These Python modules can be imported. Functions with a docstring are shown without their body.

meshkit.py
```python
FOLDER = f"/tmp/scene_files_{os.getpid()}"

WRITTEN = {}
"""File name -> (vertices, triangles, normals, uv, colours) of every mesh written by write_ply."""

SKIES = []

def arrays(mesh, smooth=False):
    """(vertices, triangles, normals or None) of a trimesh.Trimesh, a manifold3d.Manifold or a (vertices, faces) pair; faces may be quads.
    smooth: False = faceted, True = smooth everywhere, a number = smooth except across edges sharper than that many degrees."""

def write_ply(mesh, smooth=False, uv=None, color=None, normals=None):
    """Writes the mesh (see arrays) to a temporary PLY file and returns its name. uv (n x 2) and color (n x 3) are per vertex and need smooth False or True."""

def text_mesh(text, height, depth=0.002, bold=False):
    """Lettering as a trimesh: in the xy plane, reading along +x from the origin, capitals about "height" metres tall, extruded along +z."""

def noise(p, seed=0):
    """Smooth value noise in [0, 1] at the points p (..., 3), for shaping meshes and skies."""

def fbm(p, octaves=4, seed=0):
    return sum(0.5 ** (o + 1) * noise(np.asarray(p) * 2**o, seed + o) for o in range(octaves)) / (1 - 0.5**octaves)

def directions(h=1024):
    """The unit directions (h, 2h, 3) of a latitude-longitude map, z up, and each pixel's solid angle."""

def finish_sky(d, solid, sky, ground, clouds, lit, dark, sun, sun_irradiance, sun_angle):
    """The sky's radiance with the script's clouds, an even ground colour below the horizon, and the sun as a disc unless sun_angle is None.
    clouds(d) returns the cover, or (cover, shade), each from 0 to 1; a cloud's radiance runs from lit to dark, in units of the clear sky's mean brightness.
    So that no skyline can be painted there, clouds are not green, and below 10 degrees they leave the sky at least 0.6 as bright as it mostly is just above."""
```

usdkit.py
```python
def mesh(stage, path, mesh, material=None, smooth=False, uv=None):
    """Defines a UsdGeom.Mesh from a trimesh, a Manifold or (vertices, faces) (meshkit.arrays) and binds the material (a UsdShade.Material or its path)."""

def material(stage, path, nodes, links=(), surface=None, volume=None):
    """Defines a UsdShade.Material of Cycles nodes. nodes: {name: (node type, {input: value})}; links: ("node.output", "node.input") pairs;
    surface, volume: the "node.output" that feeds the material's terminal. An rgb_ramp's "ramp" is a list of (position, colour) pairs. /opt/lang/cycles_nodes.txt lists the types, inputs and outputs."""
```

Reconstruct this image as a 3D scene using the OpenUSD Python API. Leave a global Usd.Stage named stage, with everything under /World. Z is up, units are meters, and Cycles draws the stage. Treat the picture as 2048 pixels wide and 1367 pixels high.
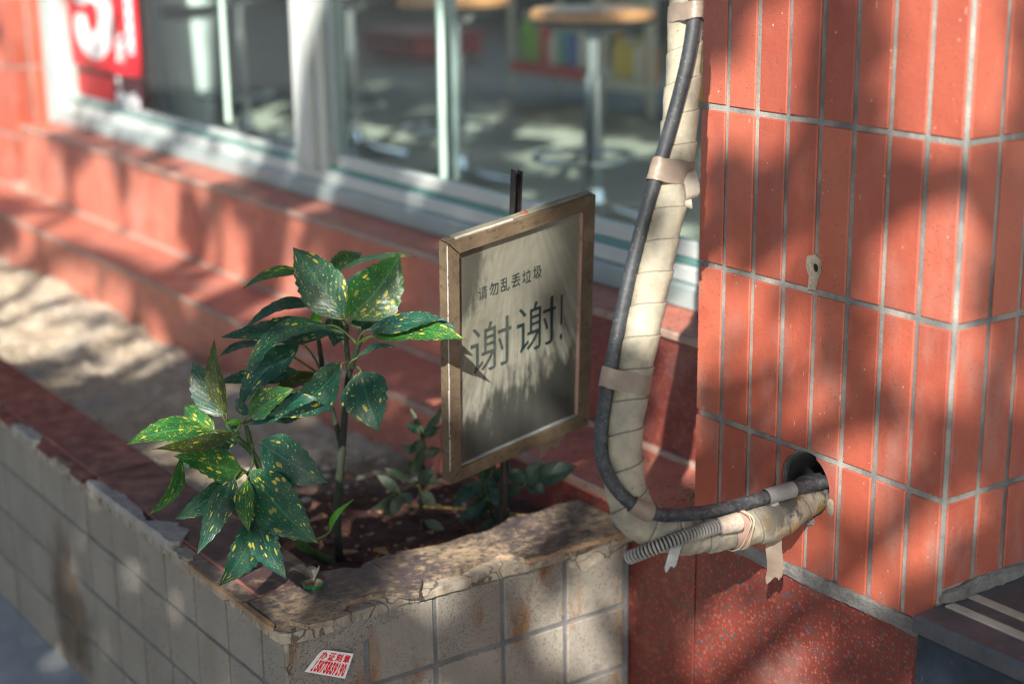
import math
import numpy as np
import trimesh
import manifold3d as m3
import usdkit
from meshkit import noise, fbm
from shapely.geometry import Polygon, Point
from shapely import contains_xy, union_all, affinity
from scipy.interpolate import CubicSpline
from pxr import Usd, UsdGeom, UsdLux, UsdShade, Gf, Sdf, Vt

stage = Usd.Stage.CreateInMemory()
UsdGeom.SetStageUpAxis(stage, UsdGeom.Tokens.z)
UsdGeom.SetStageMetersPerUnit(stage, 1.0)
UsdGeom.Xform.Define(stage, '/World')
UsdGeom.Scope.Define(stage, '/World/Looks')

# ------------------------------------------------------------------ camera, sky, sun
EYE, RIGHT, UP, VIEW, FOCAL = [1.4143, -1.7009, 0.326], [0.570594, 0.821125, -0.013236], [-0.210479, 0.161801, 0.964116], [-0.793801, 0.547333, -0.265153], 57.589
cam = UsdGeom.Camera.Define(stage, '/World/camera')
cam.CreateHorizontalApertureAttr(36.0)
cam.CreateVerticalApertureAttr(36.0 * 683 / 1024)
cam.CreateFocalLengthAttr(FOCAL)
cam.CreateFStopAttr(2.0)
cam.CreateFocusDistanceAttr(2.5)
cam.CreateClippingRangeAttr(Gf.Vec2f(0.05, 1000.0))
cam.CreateExposureAttr(1.3)
UsdGeom.Xformable(cam).AddTransformOp().Set(Gf.Matrix4d(*RIGHT, 0, *UP, 0, *[-c for c in VIEW], 0, *EYE, 1))

SUN = np.array([1.0, -1.0, 0.93]); SUN /= np.linalg.norm(SUN)
SA = np.cross([0, 0, 1], SUN); SA /= np.linalg.norm(SA)
SB = np.cross(SUN, SA)
dome = UsdLux.DomeLight.Define(stage, '/World/sky')
sky_mat = usdkit.material(stage, '/World/Looks/sky', {
    's': ('sky_texture', {'sky_type': 'single_scattering', 'sun_disc': False, 'sun_elevation': float(math.asin(SUN[2])),
                          'sun_rotation': float(math.atan2(SUN[0], SUN[1])), 'aerosol_density': 1.6}),
    'b': ('background_shader', {'strength': 0.088})}, [('s.color', 'b.color')], surface='b.background')
UsdShade.MaterialBindingAPI.Apply(dome.GetPrim()).Bind(sky_mat)
sun = UsdLux.DistantLight.Define(stage, '/World/sun')
sun.CreateIntensityAttr(1.25)
sun.CreateAngleAttr(0.53)
sun.CreateNormalizeAttr(True)
sun.CreateColorAttr(Gf.Vec3f(1.0, 0.93, 0.82))
UsdGeom.Xformable(sun).AddTransformOp().Set(Gf.Matrix4d(*SA, 0, *SB, 0, *SUN, 0, 0, 0, 10, 1))

LIT = [[[[-0.297,0.338],[-0.196,0.286],[-0.186,0.212],[-0.196,0.134],[-0.239,0.134],[-0.285,0.192],[-0.314,0.273]],0.03],[[[-0.097,0.235],[-0.011,0.191],[-0.006,0.061],[-0.026,0.02],[-0.057,0.05],[-0.096,0.096],[-0.086,0.142]],0.03],[[[-0.003,0.184],[0.059,0.215],[0.05,0.152],[0.029,0.099],[0.009,0.036]],0.03],[[[-0.053,-0.083],[-0.011,-0.08],[-0.004,-0.197],[-0.01,-0.255],[-0.032,-0.285],[-0.065,-0.258],[-0.069,-0.178]],0.03],[[[-0.004,-0.12],[0.024,-0.103],[0.031,-0.235],[0.011,-0.265]],0.03],[[[-0.317,-0.061],[-0.238,-0.093],[-0.214,-0.14],[-0.25,-0.182],[-0.314,-0.158]],0.2],[[[-0.339,0.171],[-0.188,0.094],[-0.175,-0.223],[-0.33,-0.181]],0.5],[[[-0.178,-0.145],[-0.069,-0.19],[-0.05,-0.527],[-0.165,-0.458]],0.45],[[[-0.07,-0.275],[-0.001,-0.293],[0.001,-0.534],[-0.057,-0.527]],0.6],[[[-0.005,-0.109],[0.092,-0.065],[0.121,-0.368],[0.007,-0.412]],0.55],[[[-0.156,-0.332],[-0.071,-0.382],[-0.085,-0.496],[-0.119,-0.519],[-0.157,-0.459]],0.15],[[[-0.361,-0.524],[-0.288,-0.506],[-0.24,-0.468],[-0.185,-0.511],[-0.174,-0.583],[-0.226,-0.644],[-0.354,-0.653]],0.03],[[[-0.192,-0.517],[-0.102,-0.568],[-0.112,-0.665],[-0.226,-0.659]],0.45],[[[-0.78,-0.037],[-0.709,0.005],[-0.628,0.05],[-0.605,-0.001],[-0.613,-0.126],[-0.668,-0.213],[-0.742,-0.236],[-0.78,-0.166]],0.03],[[[-0.405,0.229],[-0.361,0.251],[-0.368,0.137],[-0.376,0.015],[-0.391,-0.083],[-0.41,-0.184],[-0.44,-0.225],[-0.453,-0.18],[-0.422,-0.005]],0.03],[[[-0.327,-0.423],[-0.228,-0.382],[-0.226,-0.429],[-0.319,-0.48]],0.15],[[[-3.081,0.921],[-2.347,0.717],[-2.116,0.586],[-2.121,0.33],[-2.384,0.199]],0.1],[[[-2.266,0.379],[-1.844,0.44],[-1.765,0.299],[-1.895,0.133],[-2.116,0.219]],0.4],[[[-2.871,2.409],[-2.523,2.234],[-2.624,1.864],[-2.897,1.981]],0.2],[[[-0.474,0.145],[-0.415,0.149],[-0.434,0.009],[-0.498,0.056]],0.03],[[[-0.835,-0.479],[-0.758,-0.437],[-0.706,-0.382],[-0.658,-0.365],[-0.665,-0.429],[-0.719,-0.47],[-0.784,-0.521],[-0.832,-0.525]],0.03],[[[-0.606,-0.521],[-0.56,-0.483],[-0.509,-0.535],[-0.505,-0.6],[-0.599,-0.61],[-0.629,-0.585]],0.03],[[[-2.794,0.993],[-2.679,1.05],[-2.414,0.899],[-2.477,0.828],[-2.661,0.883]],0.03],[[[-2.427,0.789],[-2.365,0.925],[-2.142,0.807],[-2.03,0.693],[-2.069,0.597],[-2.287,0.676]],0.03],[[[-1.912,0.59],[-1.767,0.599],[-1.529,0.418],[-1.503,0.304],[-1.67,0.378]],0.03],[[[-2.764,0.889],[-2.353,0.703],[-2.343,0.595],[-2.733,0.779]],0.03],[[[-1.857,0.415],[-1.722,0.349],[-1.733,0.262],[-1.871,0.325]],0.03],[[[-3.0,0.838],[-2.793,0.851],[-2.477,0.708],[-2.531,0.557],[-2.538,0.391]],0.03],[[[-2.457,0.306],[-2.375,0.434],[-2.266,0.379],[-2.25,0.209],[-2.292,0.104]],0.03],[[[-3.016,1.372],[-2.705,1.214],[-2.697,1.081],[-2.954,1.194]],0.03],[[[-2.538,1.133],[-2.413,1.069],[-2.422,0.935],[-2.627,1.055]],0.03],[[[-2.265,0.996],[-2.06,0.896],[-2.069,0.741],[-2.276,0.841]],0.03],[[[-1.856,0.738],[-1.762,0.703],[-1.753,0.581],[-1.87,0.633]],0.03],[[[-1.631,0.642],[-1.507,0.596],[-1.52,0.456],[-1.643,0.52]],0.03],[[[-2.915,1.521],[-2.527,1.366],[-2.205,1.166],[-2.243,1.115],[-2.61,1.309],[-2.925,1.479]],0.03],[[[-2.127,1.094],[-1.922,0.984],[-1.952,0.958],[-2.162,1.056]],0.03],[[[-1.556,1.21],[-1.43,1.145],[-1.461,0.761],[-1.594,0.803]],0.03],[[[-3.292,2.023],[-2.733,1.735],[-2.809,1.351],[-3.066,1.183],[-3.513,1.35]],0.03],[[[-2.821,1.896],[-2.321,1.642],[-2.365,1.381],[-2.857,1.647]],0.35],[[[-1.134,1.051],[-1.063,1.014],[-1.072,0.584],[-1.129,0.606]],0.03],[[[-1.972,1.503],[-1.863,1.447],[-1.873,1.037],[-1.961,1.073]],0.03],[[[-1.761,2.17],[-1.553,2.225],[-1.459,2.01],[-1.517,1.699],[-1.596,1.695]],0.03],[[[-1.423,1.776],[-1.421,2.097],[-1.12,1.944],[-0.865,1.804],[-0.839,1.664],[-1.192,1.547]],0.03],[[[-1.201,1.579],[-1.043,1.555],[-0.994,1.433],[-1.156,1.424]],0.03],[[[-2.146,2.064],[-1.906,2.031],[-1.822,1.794],[-2.045,1.861]],0.03],[[[-3.307,2.347],[-2.755,2.475],[-2.406,1.883],[-3.044,2.023]],0.03],[[[-0.944,-0.031],[-0.87,0.005],[-0.865,-0.065],[-0.802,-0.057],[-0.831,-0.09],[-0.927,-0.11]],0.03],[[[-1.228,-0.324],[-1.144,-0.29],[-1.114,-0.317],[-1.219,-0.363]],0.03],[[[-0.986,-0.173],[-0.897,-0.15],[-0.914,-0.239],[-0.976,-0.251]],0.03],[[[-0.932,-0.134],[-0.871,-0.032],[-0.818,-0.063],[-0.844,-0.126],[-0.907,-0.147]],0.03],[[[-0.842,-0.157],[-0.75,-0.134],[-0.737,-0.159],[-0.826,-0.167]],0.1],[[[-1.231,-0.372],[-1.156,-0.302],[-1.093,-0.334],[-1.108,-0.35],[-1.153,-0.38]],0.03],[[[-1.048,-0.319],[-0.988,-0.265],[-0.972,-0.286],[-1.032,-0.314]],0.03],[[[-0.936,-0.221],[-0.842,-0.212],[-0.854,-0.305],[-0.918,-0.295]],0.3],[[[-1.009,-0.04],[-0.969,-0.06],[-0.927,-0.125],[-0.958,-0.128],[-0.999,-0.101]],0.4],[[[-1.135,-0.378],[-1.057,-0.393],[-1.072,-0.409],[-1.118,-0.406]],0.2]]
SHADE = [[[-2.374,0.292],[-2.174,0.17],[-1.787,-0.055],[-1.513,-0.23],[-1.42,-0.311],[-1.176,-0.495],[-1.194,-0.52],[-1.493,-0.347],[-2.04,-0.054]],[[-2.089,-0.041],[-1.938,-0.127],[-1.345,-0.45],[-1.385,-0.685],[-2.282,-0.631]],[[-1.221,-0.509],[-0.965,-0.642],[-0.967,-0.734],[-1.189,-0.723]],[[-0.175,0.275],[-0.104,0.239],[-0.122,0.101],[-0.142,-0.02],[-0.18,-0.093],[-0.205,0.003],[-0.181,0.097]],[[-0.372,0.377],[-0.313,0.346],[-0.332,0.206],[-0.368,0.196]],[[-0.952,-0.652],[-0.864,-0.605],[-0.757,-0.544],[-0.643,-0.479],[-0.629,-0.569],[-0.689,-0.683],[-0.956,-0.732]],[[-0.973,-0.513],[-0.857,-0.469],[-0.822,-0.546],[-0.899,-0.573],[-0.953,-0.609]],[[-1.367,0.645],[-0.798,0.335],[-0.799,0.279],[-1.371,0.591]],[[-0.612,0.145],[-0.574,0.168],[-0.582,-0.178],[-0.614,-0.204]]]
CRX = [-7.597,-6.957,-0.628,-0.508]
PIPE = [[-0.262,0.085,-0.567,0.0305],[-0.2615,0.02,-0.5685,0.0305],[-0.2595,-0.03,-0.5725,0.0305],[-0.252,-0.068,-0.5822,0.0305],[-0.258,-0.151,-0.5819,0.0305],[-0.268,-0.2268,-0.5771,0.0305],[-0.278,-0.2818,-0.5609,0.031],[-0.288,-0.3201,-0.5275,0.031],[-0.298,-0.3297,-0.4776,0.029],[-0.306,-0.3246,-0.4248,0.0265],[-0.322,-0.2969,-0.3413,0.0262],[-0.336,-0.2653,-0.265,0.0262],[-0.35,-0.2335,-0.1917,0.0262],[-0.362,-0.2059,-0.1243,0.0262],[-0.375,-0.1783,-0.0566,0.026],[-0.39,-0.1549,0.0332,0.0255],[-0.405,-0.1365,0.1376,0.025],[-0.418,-0.1222,0.2138,0.0248],[-0.43,-0.1098,0.2967,0.0245]]
CABLE = [[-0.235,0.08,-0.535],[-0.2342,0.0112,-0.5387],[-0.2398,-0.0375,-0.5397],[-0.2454,-0.0829,-0.5418],[-0.2472,-0.1319,-0.543],[-0.2476,-0.1883,-0.5414],[-0.2483,-0.2508,-0.535],[-0.2487,-0.303,-0.5241],[-0.2548,-0.3358,-0.5094],[-0.2702,-0.3559,-0.4893],[-0.2896,-0.3647,-0.4659],[-0.3067,-0.3634,-0.4407],[-0.3182,-0.3558,-0.4094],[-0.3255,-0.3435,-0.3692],[-0.3339,-0.3259,-0.3214],[-0.3454,-0.3023,-0.2647],[-0.3554,-0.277,-0.2047],[-0.3603,-0.2569,-0.1547],[-0.3628,-0.2405,-0.1134],[-0.3652,-0.2229,-0.0713],[-0.3663,-0.2038,-0.0233],[-0.3666,-0.1843,0.0305],[-0.3678,-0.1667,0.0828],[-0.3714,-0.1529,0.13],[-0.3781,-0.1421,0.177],[-0.3868,-0.1318,0.2305],[-0.3959,-0.1214,0.2901]]
DRAIN = [[-0.2278,-0.1763,-0.5584],[-0.2309,-0.2072,-0.5583],[-0.2334,-0.2431,-0.5589],[-0.2373,-0.2862,-0.5627],[-0.2547,-0.3175,-0.5752],[-0.2842,-0.3318,-0.5938]]
TZ = [0.1418,0.1647,-0.0856,-0.0531,-0.3597,-0.3347]
SIGN = {"c":[-0.7635,-0.1852,-0.3967],"w":0.319,"h":0.4389,"M":[[-0.098,-0.981,0.17],[0.989,-0.116,-0.096],[0.114,0.158,0.981]]}
POLE = [[-0.8935,-0.1401,-0.815],[-0.8678,-0.1527,-0.7369],[-0.8301,-0.1732,-0.6587],[-0.8063,-0.1819,-0.5177],[-0.7817,-0.1882,-0.3694],[-0.7376,-0.2027,-0.1062]]
STEM_A = [[[-0.9805,-0.4259,-0.8098,0.0075],[-0.9461,-0.443,-0.684,0.007],[-0.9184,-0.4459,-0.5845,0.0062],[-0.8961,-0.4491,-0.5069,0.0055],[-0.8626,-0.4559,-0.4325,0.005],[-0.8345,-0.4535,-0.3798,0.0042],[-0.8165,-0.4568,-0.3461,0.0035]],[[-0.8711,-0.4512,-0.4353,0.0045],[-0.8664,-0.4572,-0.3862,0.004],[-0.8576,-0.4633,-0.3495,0.003]],[[-0.9184,-0.4459,-0.5845,0.005],[-0.9254,-0.4579,-0.5127,0.0045],[-0.9275,-0.4691,-0.4541,0.0042],[-0.9238,-0.4762,-0.4042,0.004],[-0.922,-0.4796,-0.3792,0.003]]]
STEM_B = [[[-0.9596,-0.4617,-0.7955,0.008],[-0.926,-0.5299,-0.7349,0.0075],[-0.887,-0.5833,-0.6602,0.006],[-0.878,-0.6133,-0.5983,0.0055],[-0.8737,-0.6323,-0.5373,0.005],[-0.8777,-0.6591,-0.505,0.0045],[-0.8816,-0.6713,-0.481,0.0035]],[[-0.8737,-0.6323,-0.5373,0.0045],[-0.8745,-0.6371,-0.507,0.004],[-0.8732,-0.6425,-0.4845,0.003]],[[-0.878,-0.6133,-0.5983,0.0045],[-0.8715,-0.6441,-0.5682,0.004]]]
LEAF_A = [[[-0.8513,-0.4662,-0.3369],[-0.9506,-0.5038,-0.2304],[0.393,0.688,0.61],[0.64,-0.681,0.356],0.0446,0.02,1,[-0.8165,-0.4568,-0.3461],0.12],[[-0.8481,-0.4616,-0.3369],[-0.831,-0.3713,-0.2396],[0.318,0.667,-0.674],[0.939,-0.318,0.129],0.0505,0.06,2,[-0.8165,-0.4568,-0.3461],0.3],[[-0.9745,-0.4212,-0.2902],[-1.0393,-0.3245,-0.2736],[0.764,0.565,-0.312],[0.336,0.064,0.94],0.023,0.05,2,[-0.8576,-0.4633,-0.3495],0.1],[[-0.9738,-0.4207,-0.291],[-0.8659,-0.3199,-0.2551],[0.703,-0.685,-0.19],[-0.036,-0.301,0.953],0.0171,0.06,1,[-0.8576,-0.4633,-0.3495],0.1],[[-0.9604,-0.469,-0.28],[-0.9651,-0.5893,-0.2879],[-0.944,0.015,0.33],[0.328,-0.075,0.942],0.0186,0.1,2,[-0.8576,-0.4633,-0.3495],0.1],[[-0.9565,-0.4552,-0.3387],[-0.9682,-0.5903,-0.3564],[-0.927,0.031,0.374],[0.366,-0.152,0.918],0.0193,0.2,0,[-0.8576,-0.4633,-0.3495],0.1],[[-0.8956,-0.4417,-0.3422],[-0.94,-0.3661,-0.2797],[0.826,0.557,-0.088],[0.385,-0.444,0.809],0.0241,0.05,0,[-0.8576,-0.4633,-0.3495],0.15],[[-0.9213,-0.4447,-0.347],[-0.8949,-0.4651,-0.3928],[-0.213,-0.932,0.294],[0.859,-0.035,0.51],0.0246,0.0,0,[-0.8711,-0.4512,-0.4353],0.1],[[-0.8919,-0.4655,-0.3648],[-0.8964,-0.6622,-0.3426],[-0.85,0.078,0.521],[0.527,0.083,0.846],0.0353,0.04,0,[-0.8345,-0.4535,-0.3798],0.15],[[-0.8567,-0.4957,-0.3441],[-0.832,-0.6563,-0.3723],[-0.944,-0.192,0.27],[0.295,-0.121,0.948],0.0295,0.16,1,[-0.8345,-0.4535,-0.3798],0.15],[[-0.86,-0.5485,-0.3677],[-0.8417,-0.6671,-0.441],[-0.89,-0.332,0.314],[0.438,-0.423,0.794],0.0347,0.04,0,[-0.9275,-0.4691,-0.4541],0.2],[[-0.8397,-0.4833,-0.407],[-0.8005,-0.6332,-0.4566],[0.021,-0.31,0.951],[0.97,0.235,0.055],0.0385,0.1,0,[-0.8711,-0.4512,-0.4353],0.2],[[-0.8103,-0.4634,-0.4163],[-0.7411,-0.4754,-0.4972],[-0.567,-0.733,-0.376],[0.511,-0.671,0.537],0.0464,0.08,0,[-0.8711,-0.4512,-0.4353],0.25],[[-0.7833,-0.4609,-0.3409],[-0.6693,-0.3898,-0.3092],[0.555,-0.669,-0.494],[0.1,-0.535,0.839],0.0268,0.05,0,[-0.8345,-0.4535,-0.3798],0.1],[[-0.7637,-0.432,-0.3399],[-0.6648,-0.3728,-0.3254],[0.492,-0.694,-0.526],[0.181,-0.509,0.841],0.0256,0.06,0,[-0.8345,-0.4535,-0.3798],0.3],[[-0.768,-0.461,-0.3491],[-0.6277,-0.3788,-0.3357],[0.453,-0.68,-0.576],[0.234,-0.533,0.813],0.0275,0.05,2,[-0.8345,-0.4535,-0.3798],0.15],[[-0.8023,-0.476,-0.3905],[-0.7378,-0.4409,-0.3606],[0.574,-0.711,-0.406],[-0.089,-0.546,0.833],0.0127,0.1,0,[-0.8711,-0.4512,-0.4353],0.1],[[-0.9173,-0.4832,-0.3631],[-0.9251,-0.4803,-0.3336],[0.455,0.89,0.033],[0.853,-0.446,0.271],0.0115,0.03,3,[-0.922,-0.4796,-0.3792],0.4],[[-0.8845,-0.5367,-0.4206],[-0.8849,-0.679,-0.4116],[-0.832,0.037,0.554],[0.555,0.051,0.83],0.024,0.05,0,[-0.9275,-0.4691,-0.4541],0.15],[[-0.8967,-0.4907,-0.4402],[-0.887,-0.5911,-0.4501],[-0.915,-0.125,0.382],[0.391,-0.052,0.919],0.0196,0.1,4,[-0.9275,-0.4691,-0.4541],0.2],[[-0.9781,-0.5495,-0.3934],[-0.9647,-0.6408,-0.3953],[-0.949,-0.145,0.279],[0.279,0.021,0.96],0.0143,0.1,0,[-0.9275,-0.4691,-0.4541],0.1],[[-0.8871,-0.4379,-0.3598],[-0.8775,-0.3863,-0.3575],[0.714,-0.103,-0.693],[0.676,-0.158,0.72],0.0162,0.05,0,[-0.8345,-0.4535,-0.3798],0.2],[[-0.9467,-0.4628,-0.3838],[-1.0026,-0.4646,-0.3709],[0.212,0.228,0.95],[0.081,-0.973,0.215],0.0126,0.05,0,[-0.922,-0.4796,-0.3792],0.2]]
LEAF_B = [[[-0.8776,-0.6775,-0.4679],[-0.9326,-0.7001,-0.3877],[0.505,0.676,0.536],[0.665,-0.701,0.258],0.032,0.04,0,[-0.8816,-0.6713,-0.481],0.12],[[-0.866,-0.6767,-0.4634],[-0.903,-0.675,-0.3492],[0.85,0.454,0.269],[0.428,-0.891,0.152],0.0216,0.06,4,[-0.8816,-0.6713,-0.481],0.35],[[-0.9251,-0.6736,-0.5064],[-0.999,-0.6944,-0.4789],[0.201,0.442,0.874],[0.372,-0.86,0.349],0.0302,0.04,2,[-0.8777,-0.6591,-0.505],0.1],[[-0.8736,-0.6986,-0.4859],[-0.8729,-0.84,-0.4781],[-0.851,0.025,0.525],[0.525,0.049,0.85],0.0293,0.06,2,[-0.8777,-0.6591,-0.505],0.1],[[-0.8269,-0.6835,-0.4814],[-0.8222,-0.8189,-0.4734],[-0.959,-0.017,0.282],[0.28,0.067,0.958],0.0227,-0.1,4,[-0.8777,-0.6591,-0.505],0.3],[[-0.8314,-0.6686,-0.5503],[-0.8267,-0.7814,-0.4953],[-0.624,0.322,0.712],[0.78,0.3,0.549],0.0331,0.04,2,[-0.8737,-0.6323,-0.5373],0.15],[[-0.8754,-0.7534,-0.5181],[-0.8289,-0.8277,-0.5846],[0.125,-0.616,0.778],[0.898,0.404,0.176],0.0171,0.1,2,[-0.8715,-0.6441,-0.5682],0.3],[[-0.8087,-0.6472,-0.4987],[-0.6871,-0.6003,-0.5395],[-0.169,-0.36,-0.917],[0.423,-0.867,0.262],0.0427,0.06,0,[-0.8737,-0.6323,-0.5373],0.1],[[-0.8084,-0.6671,-0.5407],[-0.6578,-0.634,-0.6215],[-0.261,-0.62,-0.74],[0.429,-0.761,0.487],0.0462,0.04,1,[-0.878,-0.6133,-0.5983],0.15],[[-0.7916,-0.6825,-0.5473],[-0.7389,-0.7095,-0.6101],[-0.63,-0.748,-0.208],[0.479,-0.585,0.654],0.0188,0.04,2,[-0.878,-0.6133,-0.5983],0.3],[[-0.8385,-0.6829,-0.5585],[-0.8259,-0.7942,-0.5997],[-0.062,-0.353,0.934],[0.992,0.077,0.095],0.024,0.1,0,[-0.8715,-0.6441,-0.5682],0.15],[[-0.8118,-0.6932,-0.5467],[-0.7579,-0.7859,-0.6351],[-0.216,-0.737,0.641],[0.896,0.111,0.429],0.0245,0.08,0,[-0.8715,-0.6441,-0.5682],0.2],[[-0.787,-0.6727,-0.6161],[-0.7204,-0.7699,-0.6768],[-0.268,-0.636,0.724],[0.822,0.241,0.516],0.0319,0.06,0,[-0.887,-0.5833,-0.6602],0.25],[[-0.7799,-0.6745,-0.6034],[-0.6747,-0.683,-0.6719],[-0.396,-0.761,-0.515],[0.379,-0.646,0.663],0.0286,0.06,0,[-0.887,-0.5833,-0.6602],0.25],[[-0.8458,-0.6476,-0.4639],[-0.7806,-0.6011,-0.4122],[0.695,-0.208,-0.689],[0.223,-0.848,0.481],0.0296,0.06,2,[-0.8732,-0.6425,-0.4845],0.3],[[-0.8422,-0.6483,-0.4761],[-0.7747,-0.565,-0.4305],[0.763,-0.306,-0.57],[0.288,-0.628,0.723],0.0297,0.04,0,[-0.8732,-0.6425,-0.4845],0.15],[[-0.8603,-0.6047,-0.4827],[-0.8213,-0.54,-0.466],[0.775,-0.327,-0.541],[0.381,-0.44,0.813],0.0209,0.05,0,[-0.8732,-0.6425,-0.4845],0.15],[[-0.8582,-0.6546,-0.479],[-0.8549,-0.6833,-0.4724],[-0.564,0.123,0.817],[0.819,0.214,0.533],0.0059,0.1,3,[-0.8732,-0.6425,-0.4845],0.2],[[-0.9235,-0.6335,-0.5038],[-0.9345,-0.6701,-0.5464],[-0.176,-0.724,0.667],[0.965,-0.259,-0.026],0.0181,0.05,0,[-0.8777,-0.6591,-0.505],0.15],[[-0.9011,-0.4849,-0.7167],[-0.858,-0.4635,-0.6506],[0.842,-0.028,-0.539],[0.119,-0.965,0.235],0.0082,0.15,3,[-0.926,-0.5299,-0.7349],0.3],[[-0.8951,-0.7129,-0.5264],[-0.926,-0.7335,-0.5518],[-0.676,0.114,0.728],[0.269,-0.882,0.387],0.0212,0.05,0,[-0.8715,-0.6441,-0.5682],0.1],[[-0.9153,-0.6133,-0.4868],[-0.9711,-0.6162,-0.4764],[0.162,0.27,0.949],[0.098,-0.961,0.257],0.0132,0.05,0,[-0.8732,-0.6425,-0.4845],0.1]]
STEM_C = [[[-1.0014,-0.2358,-0.8073,0.004],[-1.0089,-0.2367,-0.7114,0.0035],[-1.0065,-0.2325,-0.6344,0.003],[-1.0056,-0.2352,-0.6049,0.002]],[[-0.9324,-0.1321,-0.8,0.004],[-0.9346,-0.1404,-0.7351,0.003],[-0.9353,-0.1554,-0.6884,0.002]],[[-1.0089,-0.2367,-0.7114,0.003],[-1.0016,-0.2863,-0.7224,0.002]],[[-0.9342,-0.1141,-0.795,0.003],[-0.9213,-0.0884,-0.7428,0.002],[-0.9142,-0.0683,-0.7227,0.002]]]
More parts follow.
